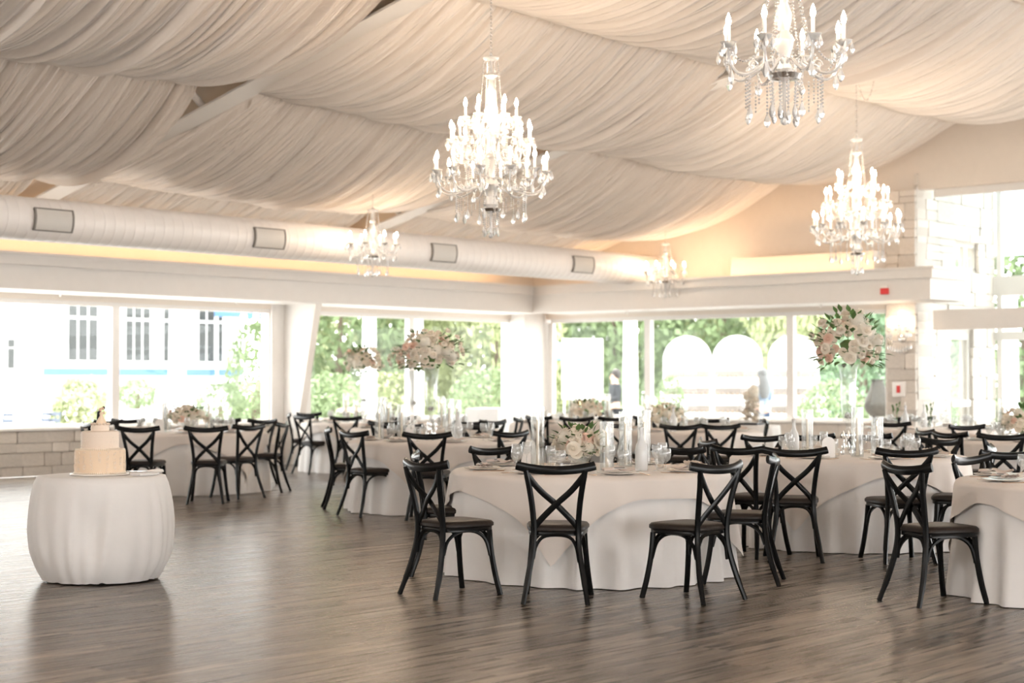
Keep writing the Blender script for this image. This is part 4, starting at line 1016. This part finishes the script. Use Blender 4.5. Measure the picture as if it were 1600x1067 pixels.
for px, Y, X, label in ((38, 25, None, 'white porch column seen through the far left pane'), (277, 25, None, 'white porch column behind the low flowers of the cake-side table'), (577, 27, None, 'white porch column above the smaller bouquet'),
                        (650, 25, None, 'white porch column behind the largest bouquet'), (985, 0, 29.0, 'white porch column beside the dark-clothed guest'), (1578, 0, 31, 'white porch column beyond the vestibule glazing')):
    col(px, Y, .17, label, X)
def ground(px, d): return P(px, d, -.05)
def on_y(px, Y, z=0):
    t = (px-800)/FPX; d = Y/(FWD[1]+RGT[1]*t); return Vector((d*(FWD[0]+RGT[0]*t), Y, z))
# white house
HY = 33.0; xl, xr = on_y(-150, HY).x, on_y(376, HY).x
h = empty('white_house', ((xl+xr)/2, HY, -.05)); tag(h, 'white house with blue band and tall windows outside', 'house'); hx = (xl+xr)/2
MB().bbox((xl-hx, 0, 0), (xr-hx, 6, 6.5)).build('house_wall', 'ext_white', h, smooth=False)
MB().bbox((xl-hx+3.4, -.08, 1.60), (xr-hx+.03, .0, 1.76)).build('blue_band', 'ext_blue', h, smooth=False)
for a, b, n in ((103, 151, 3), (193, 233, 3), (252, 266, 1), (307, 346, 3), (8, 22, 1)):
    xa, xb = on_y(a, HY).x-hx, on_y(b, HY).x-hx; z0, z1 = (1.95, 3.35) if a > 8 else (1.75, 2.4)
    fr = MB().bbox((xa-.08, -.05, z0-.08), (xb+.08, -.0, z1+.1)).build('window', 'ext_white', h, smooth=False)
    for k in range(n):
        for za, zb in ((z0, z0+(z1-z0)*.68), (z0+(z1-z0)*.73, z1)):
            w_ = (xb-xa)/n; MB().bbox((xa+w_*k+.03, -.075, za), (xa+w_*(k+1)-.03, -.055, zb)).build('pane', 'ext_glass', fr, smooth=False)
aw = on_y(402, HY-1, 3.05); e = empty('blue_awning', (aw.x, aw.y, 3.0)); tag(e, 'blue scalloped awning beyond the left window', 'awning')
q = MB(); q.bbox((-.95, -.5, .0), (.95, .5, .14)); q.build('awning_canopy', 'ext_blue', e, smooth=False)
for k in range(10):
    MB().lathe([(.001, -.02), (.095, -.02), (.095, .02), (.001, .02)], 12, Matrix.Translation((-.855+.19*k, -.5, 0)) @ Matrix.Rotation(PI/2, 4, 'X')).build('scallop', 'ext_blue' if k % 2 else 'ext_white', e, smooth=False)
for s in (-.9, .9): MB().tube([(s, .45, -3.05), (s, .45, 0)], .03, 8).build('post', 'ext_white', e)
# vegetation 
def leaf_blob(nm, n, m, seed, size=.12, shape='ball'):
    rng = random.Random(seed); q = MB()
    for k in range(n):
        while True:
            p = Vector((rng.uniform(-1, 1), rng.uniform(-1, 1), rng.uniform(-1, 1)))
            if p.length <= 1: break
        p = p.normalized()*(p.length**.33)
        p *= 1+.16*math.sin(5*p.x+seed)*math.sin(4*p.y+1)*math.sin(5*p.z+2)
        if shape == 'cone': f_ = (1-(p.z+1)/2)*.9+.12; p.x *= f_; p.y *= f_
        a = Vector((rng.gauss(0, 1), rng.gauss(0, 1), rng.gauss(0, 1))).normalized(); b = a.orthogonal().normalized(); c = size*rng.uniform(.6, 1.3)
        q.add([p-a*c, p+b*c*.55, p+a*c, p-b*c*.55], [(0, 1, 2, 3)])
    return q.data(nm, m, smooth=False)
CR_ = [leaf_blob('crown', 5200, 'tree1', 1, .06), leaf_blob('crown', 5200, 'tree2', 2, .06), leaf_blob('crown', 4200, 'tree3', 3, .055, 'cone'), leaf_blob('foliage', 2200, 'tree1', 4, .07), leaf_blob('foliage', 2200, 'tree2', 5, .10)]
def tree(px, d, rx, rz_, z, kind, label):
    p = ground(px, d); e = empty('tree', p, px*.1); tag(e, label, 'tree', 'garden trees')
    link('crown', CR_[kind], e, loc=(0, 0, z), scale=(rx, rx, rz_)); MB().tube([(0, 0, 0), (.05, 0, z*.5), (0, 0, z)], [.14, .11, .05], 8).build('trunk', 'bark', e)
for px, d, rx, rz_, z, kind, label in (
    (404, 36.8, .72, 1.35, 1.5, 3, 'dark evergreen under the blue awning'),
    (532, 44, 2.0, 3.2, 3.2, 0, 'green tree right of the slanted pillar'), (600, 49, 2.6, 3.6, 3.6, 1, 'yellow-green tree behind the smaller bouquet'), (700, 55.5, 3.0, 3.2, 3.0, 0, 'green tree behind the largest bouquet'),
    (778, 46, 1.9, 3.0, 2.8, 1, 'yellow-green tree left of the corner pier'), (870, 61, 2.6, 4.2, 3.4, 0, 'green tree right of the corner pier'), (960, 53, 2.2, 3.4, 4.0, 0, 'green tree behind the white sign'),
    (1050, 59, 2.5, 3.6, 4.6, 1, 'yellow-green tree over the left arch'), (1130, 51, 2.2, 3.6, 4.6, 0, 'green tree over the middle arch'), (1205, 57, 2.2, 3.4, 4.0, 1, 'yellow-green tree over the right arch'),
    (1268, 48, 1.8, 3.0, 3.9, 1, 'yellow-green tree left of the right bouquet'), (1350, 43, 1.7, 3.2, 3.0, 2, 'dark evergreen behind the right bouquet'), (1430, 50, 2.0, 3.2, 3.0, 0, 'green tree hidden behind the stone pier'), (1600, 44, 2.0, 3.2, 3.0, 0, 'green tree seen through the vestibule')):
    tree(px, d, rx, rz_, z, kind, label)
def bush(px, d, rx, rz_, z, kind, label, nm='shrub'):
    e = empty(nm, ground(px, d), px*.3); tag(e, label, 'shrub', 'garden shrubs')
    link('foliage', CR_[kind], e, loc=(0, 0, z), scale=(rx, rx, rz_)); MB().tube([(0, 0, 0), (0, 0, z)], .05, 6).build('stem', 'bark', e)
for px, d, rx, rz_, z, kind, label in ((345, 34, .52, .50, .95, 3, 'clipped round shrub right of the porch column'), (215, 35.5, .40, .33, 1.2, 3, 'clipped hedge shrub left of the porch column'), (125, 33.5, .55, .75, .85, 4, 'loose pale shrub behind the cake'),
    (398, 34.6, .5, .6, .9, 3, 'shrub below the dark evergreen'), (520, 38.5, .8, .9, .8, 3, 'shrub right of the slanted pillar'), (615, 40, 1.1, .8, .9, 4, 'shrub behind the candle cylinders'), (760, 38, .9, .9, .9, 3, 'shrub behind the outdoor white table'),
    (868, 37.5, .7, .9, .7, 4, 'shrub right of the corner pier'), (1048, 36.5, .32, .6, 1.0, 3, 'small green shrub left of the arches'), (1300, 36, .8, .9, .6, 3, 'shrub right of the arches'), (1500, 36, .6, .9, .9, 3, 'shrub behind the vestibule door')):
    bush(px, d, rx, rz_, z, kind, label)
e = empty('planter_wall', ground(230, 33.8), CAMYAW-PI/2); tag(e, 'low white planter wall behind the cake-side table', 'planter')
MB().bevbox((0, 0, .42), (1.1, .3, .84), .01).build('planter_body', 'ext_white', e, smooth=False); MB().bevbox((0, 0, .86), (1.16, .36, .05), .01).build('cap', 'ext_white', e, smooth=False)
e = empty('flower_planter', ground(549, 33)); tag(e, 'dark pot of red flowers outside the middle window', 'planter')
MB().lathe([(.18, 0), (.3, .5), (.32, .52), (.27, .5)], 16).build('pot', 'urn', e); link('foliage', CR_[3], e, loc=(0, 0, .72), scale=(.34, .34, .24))
rng = random.Random(6)
for k in range(22): a = k*2.4; r = .3*math.sqrt(k/22); link('flower', ROSES[2], e, loc=(r*math.cos(a), r*math.sin(a), .92-.5*r*r), scale=.07)
# patio set by the far left pane
for k, (px, d) in enumerate(((8, 31.0), (66, 31.4), (104, 31.8))):
    e = empty('patio_chair', ground(px, d), k*1.9); tag(e, 'dark metal patio chair, '+['farthest left', 'beside the porch column', 'nearest the cake'][k], 'chair', 'patio chairs')
    MB().bevbox((0, 0, .44), (.46, .44, .03), .008).build('seat', 'patio_metal', e)
    for s in (-1, 1):
        MB().tube(bez([(s*.22, .26, 0), (s*.21, .2, .5), (s*.21, -.1, .5), (s*.23, -.28, 0)], 8), .014, 6).build('leg', 'patio_metal', e); MB().tube([(s*.21, -.2, .44), (s*.2, -.3, .88)], .014, 6).build('back_post', 'patio_metal', e)
    for z in (.6, .72, .84): MB().bevbox((0, -.25-.12*(z-.6), z), (.42, .016, .06), .004).build('back_slat', 'patio_metal', e)
e = empty('patio_table', ground(36, 32.2)); tag(e, 'dark metal patio table outside the far left pane', 'table')
MB().lathe([(.5, .72), (.51, .73), (.5, .745)], 24).build('tabletop', 'patio_metal', e); MB().lathe([(.25, 0), (.24, .03), (.03, .06), (.03, .72)], 14).build('pedestal', 'patio_metal', e)
# outdoor white table, sign, arches, urn, umbrella
oc = ground(765, 31.5)
e = empty('outdoor_table', oc, .4); tag(e, 'white-clothed outdoor table left of the corner pier', 'table'); MB().bevbox((0, 0, .93), (.9, .6, .04), .01).build('tabletop', 'ext_white', e)
q = MB()
for k in range(49):
    a = TAU*k/48; s_ = max(abs(math.cos(a)), abs(math.sin(a))); x, y = .47*math.cos(a)/s_, .32*math.sin(a)/s_
    for z, o_ in ((.955, 0), (.93, .01), (.5, .03+.015*math.cos(k*1.7)), (.02, .05+.03*math.cos(k*1.7))): q.v.append((x*(1+o_), y*(1+o_), z))
q.f = [(k*4+j, k*4+4+j, k*4+5+j, k*4+1+j) for k in range(48) for j in range(3)]+[tuple(k*4 for k in range(48))]
q.build('skirt', 'ext_white', e)
sg = empty('welcome_board', ground(910, 35.5), math.atan2(-FWD[0], FWD[1])); tag(sg, 'tall white display board outside the end window', 'board')
MB().bevbox((0, 0, 1.72), (.88, .05, 1.3), .01).build('board', 'ext_white', sg, smooth=False)
for s in (-1, 1): MB().tube([(s*.40, .1, 0), (s*.38, .03, 1.2)], .025, 8).build('leg', 'ext_white', sg)
for k in range(6): link('rose', ROSES[k % 3], sg, loc=(-.05+.07*math.cos(k*1.05), -.06, 1.86+.07*math.sin(k*1.05)), rot=(PI/2, 0, 0), scale=.06)
for k, px in enumerate((1074, 1152, 1240)):
    e = empty('arched_display', P(px, 38.5-.6*k, -.05), math.atan2(-(FWD[0]), FWD[1])-.12); tag(e, 'white arched shelf display, '+['leftmost', 'middle', 'rightmost'][k]+' of the three outdoors', 'display', 'white arched displays')
    W_, HB = .56, 1.95; pts = [(-W_, 0), (W_, 0)]+[(W_*math.cos(PI*j/18), HB+W_*math.sin(PI*j/18)) for j in range(19)]; n = len(pts)
    q = MB(); q.v = [(x, y, z) for y in (.0, .12) for x, z in pts]; q.f = [tuple(range(n)), tuple(range(2*n-1, n-1, -1))]+[(i, n+i, n+(i+1) % n, (i+1) % n) for i in range(n)]
    q.build('arch_panel', 'ext_white', e, smooth=False)
    for z in (.35, .72, 1.12, 1.52):
        sh = MB().bevbox((0, -.1, z), (W_*2, .2, .04), .004).build('shelf', 'ext_white', e, smooth=False)
        MB().bbox((-W_*.92, -.012, z+.03), (W_*.92, -.004, z+.19)).build('shelf_back', 'shelfback', sh, smooth=False)
        for j in range(9): MB().lathe([(.03, 0), (.032, .05), (.02, .07)], 8).build('favour', 'shelfwood', sh, loc=(-.44+.11*j, -.12, z+.02))
    for j in range(10): MB().ball((-.5+.11*j, -.01, 1.86), .018, 6, 4).build('trim_bead', 'shelfwood', e)
e = empty('stone_urn', ground(1371, 29.5)); tag(e, 'weathered stone urn sculpture behind the right bouquet', 'urn')
MB().lathe([(.20, 0), (.20, .08), (.12, .12), (.09, .75), (.13, .80), (.15, .84)], 20).build('pedestal', 'ext_white', e)
MB().lathe([(.12, .84), (.20, .92), (.24, 1.02), (.21, 1.16), (.14, 1.32), (.10, 1.46), (.12, 1.5), (.08, 1.5)], 18).build('urn_body', 'urn', e)
e = empty('garden_umbrella', ground(860, 41.5)); tag(e, 'blue garden umbrella beyond the corner pier', 'umbrella')
MB().lathe([(1.2, 2.0), (.6, 2.28), (.02, 2.5)], 8, caps=False).build('canopy', 'ext_blue', e, smooth=False); MB().tube([(0, 0, 0), (0, 0, 2.48)], .025, 8).build('pole', 'ext_white', e)
# people outside
def person(px, d, rz, top, low, hair, hairlong, label, hold=None):
    e = empty('person', ground(px, d), rz); tag(e, label, 'person')
    def skin(nm, pts, edges, m, sub=2):
        me = bpy.data.meshes.new(nm); me.from_pydata([p[:3] for p in pts], edges, []); me.materials.append(MT[m])
        bm = bmesh.new(); bm.from_mesh(me); lay = bm.verts.layers.skin.verify()
        for v, p in zip(bm.verts, pts): v[lay].radius = (p[3], p[4] if len(p) > 4 else p[3])
        bm.verts.ensure_lookup_table(); bm.verts[0][lay].use_root = True; bm.to_mesh(me); bm.free()
        o = link(nm, me, e); o.modifiers.new('skin', 'SKIN').use_smooth_shade = True; s_ = o.modifiers.new('sub', 'SUBSURF'); s_.levels = sub; s_.render_levels = sub; return o
    arm = lambda s: [(s*.17, 0, 1.36, .05), (s*.21, .03, 1.10, .042), (s*.15, .22, 1.08, .034), (s*.09, .30, 1.12, .030), (s*.07, .36, 1.14, .018)]
    pts = [(0, 0, .90, .13, .10), (0, 0, 1.10, .115, .09), (0, 0, 1.33, .15, .095), (0, 0, 1.44, .055), (0, .01, 1.50, .075, .085), (0, .02, 1.58, .078, .09), (0, .01, 1.65, .045)]
    ed = [(i, i+1) for i in range(6)]
    for s in (-1, 1):
        b = len(pts); pts += arm(s); ed += [(2, b)]+[(b+i, b+i+1) for i in range(4)]
        b = len(pts); pts += [(s*.09, 0, .82, .085), (s*.10, .01, .47, .058), (s*.10, -.01, .09, .040), (s*.10, .12, .04, .035)]; ed += [(0, b)]+[(b+i, b+i+1) for i in range(3)]
    skin('body', pts, ed, 'skin')
    pts = [(0, 0, .92, .15, .12), (0, 0, 1.10, .135, .108), (0, 0, 1.33, .165, .112), (0, 0, 1.41, .09)]; ed = [(0, 1), (1, 2), (2, 3)]
    for s in (-1, 1):
        b = len(pts); pts += [(s*.175, 0, 1.36, .062), (s*.215, .03, 1.10, .055), (s*.16, .2, 1.08, .046)]; ed += [(2, b), (b, b+1), (b+1, b+2)]
    skin('shirt', pts, ed, top)
    pts = [(0, 0, .92, .145, .115)]; ed = []
    for s in (-1, 1):
        b = len(pts); pts += [(s*.09, 0, .80, .10), (s*.10, .01, .47, .072), (s*.10, -.01, .10, .058)]; ed += [(0, b), (b, b+1), (b+1, b+2)]
    skin('trousers', pts, ed, low)
    MB().ball((0, -.025, 1.615), .108, 12, 8, (.95, 1.0, 1.1)).build('hair', hair, e)
    if hairlong: MB().tube([(0, -.05, 1.62), (0, -.105, 1.45), (0, -.12, 1.25), (0, -.12, 1.12)], [.09, .115, .12, .07], 12, flat=(.55, 1), up=(0, 1, 0)).build('long_hair', hair, e)
    for s in (-1, 1): MB().ball((s*.032, .103, 1.575), .012, 8, 5).build('eye', 'hair_dark', e)
    MB().ball((0, .112, 1.545), .014, 8, 5, (.8, 1, 1.3)).build('nose', 'skin', e); MB().ball((0, .100, 1.505), .022, 8, 5, (1.2, .5, .35)).build('mouth', 'blush', e)
    return e
FACE = CAMYAW-PI/2
person(1190, 33.5, FACE+.35, 'shirt_blue', 'jeans', 'hair_grey', True, 'long grey-haired person in pale blue shirt seen from behind outdoors')
person(961, 35.5, FACE+1.9, 'suit', 'suit', 'hair_dark', False, 'person in dark clothes beside the white display board')
o = MB().bevbox((0, 0, 0), (.2, .02, .27), .006).build('tablet', 'ext_blue', loc=P(1180, 34.0, 1.17), rz=FACE+.35); tag(o, 'blue tablet held by the grey-haired person', 'tablet')
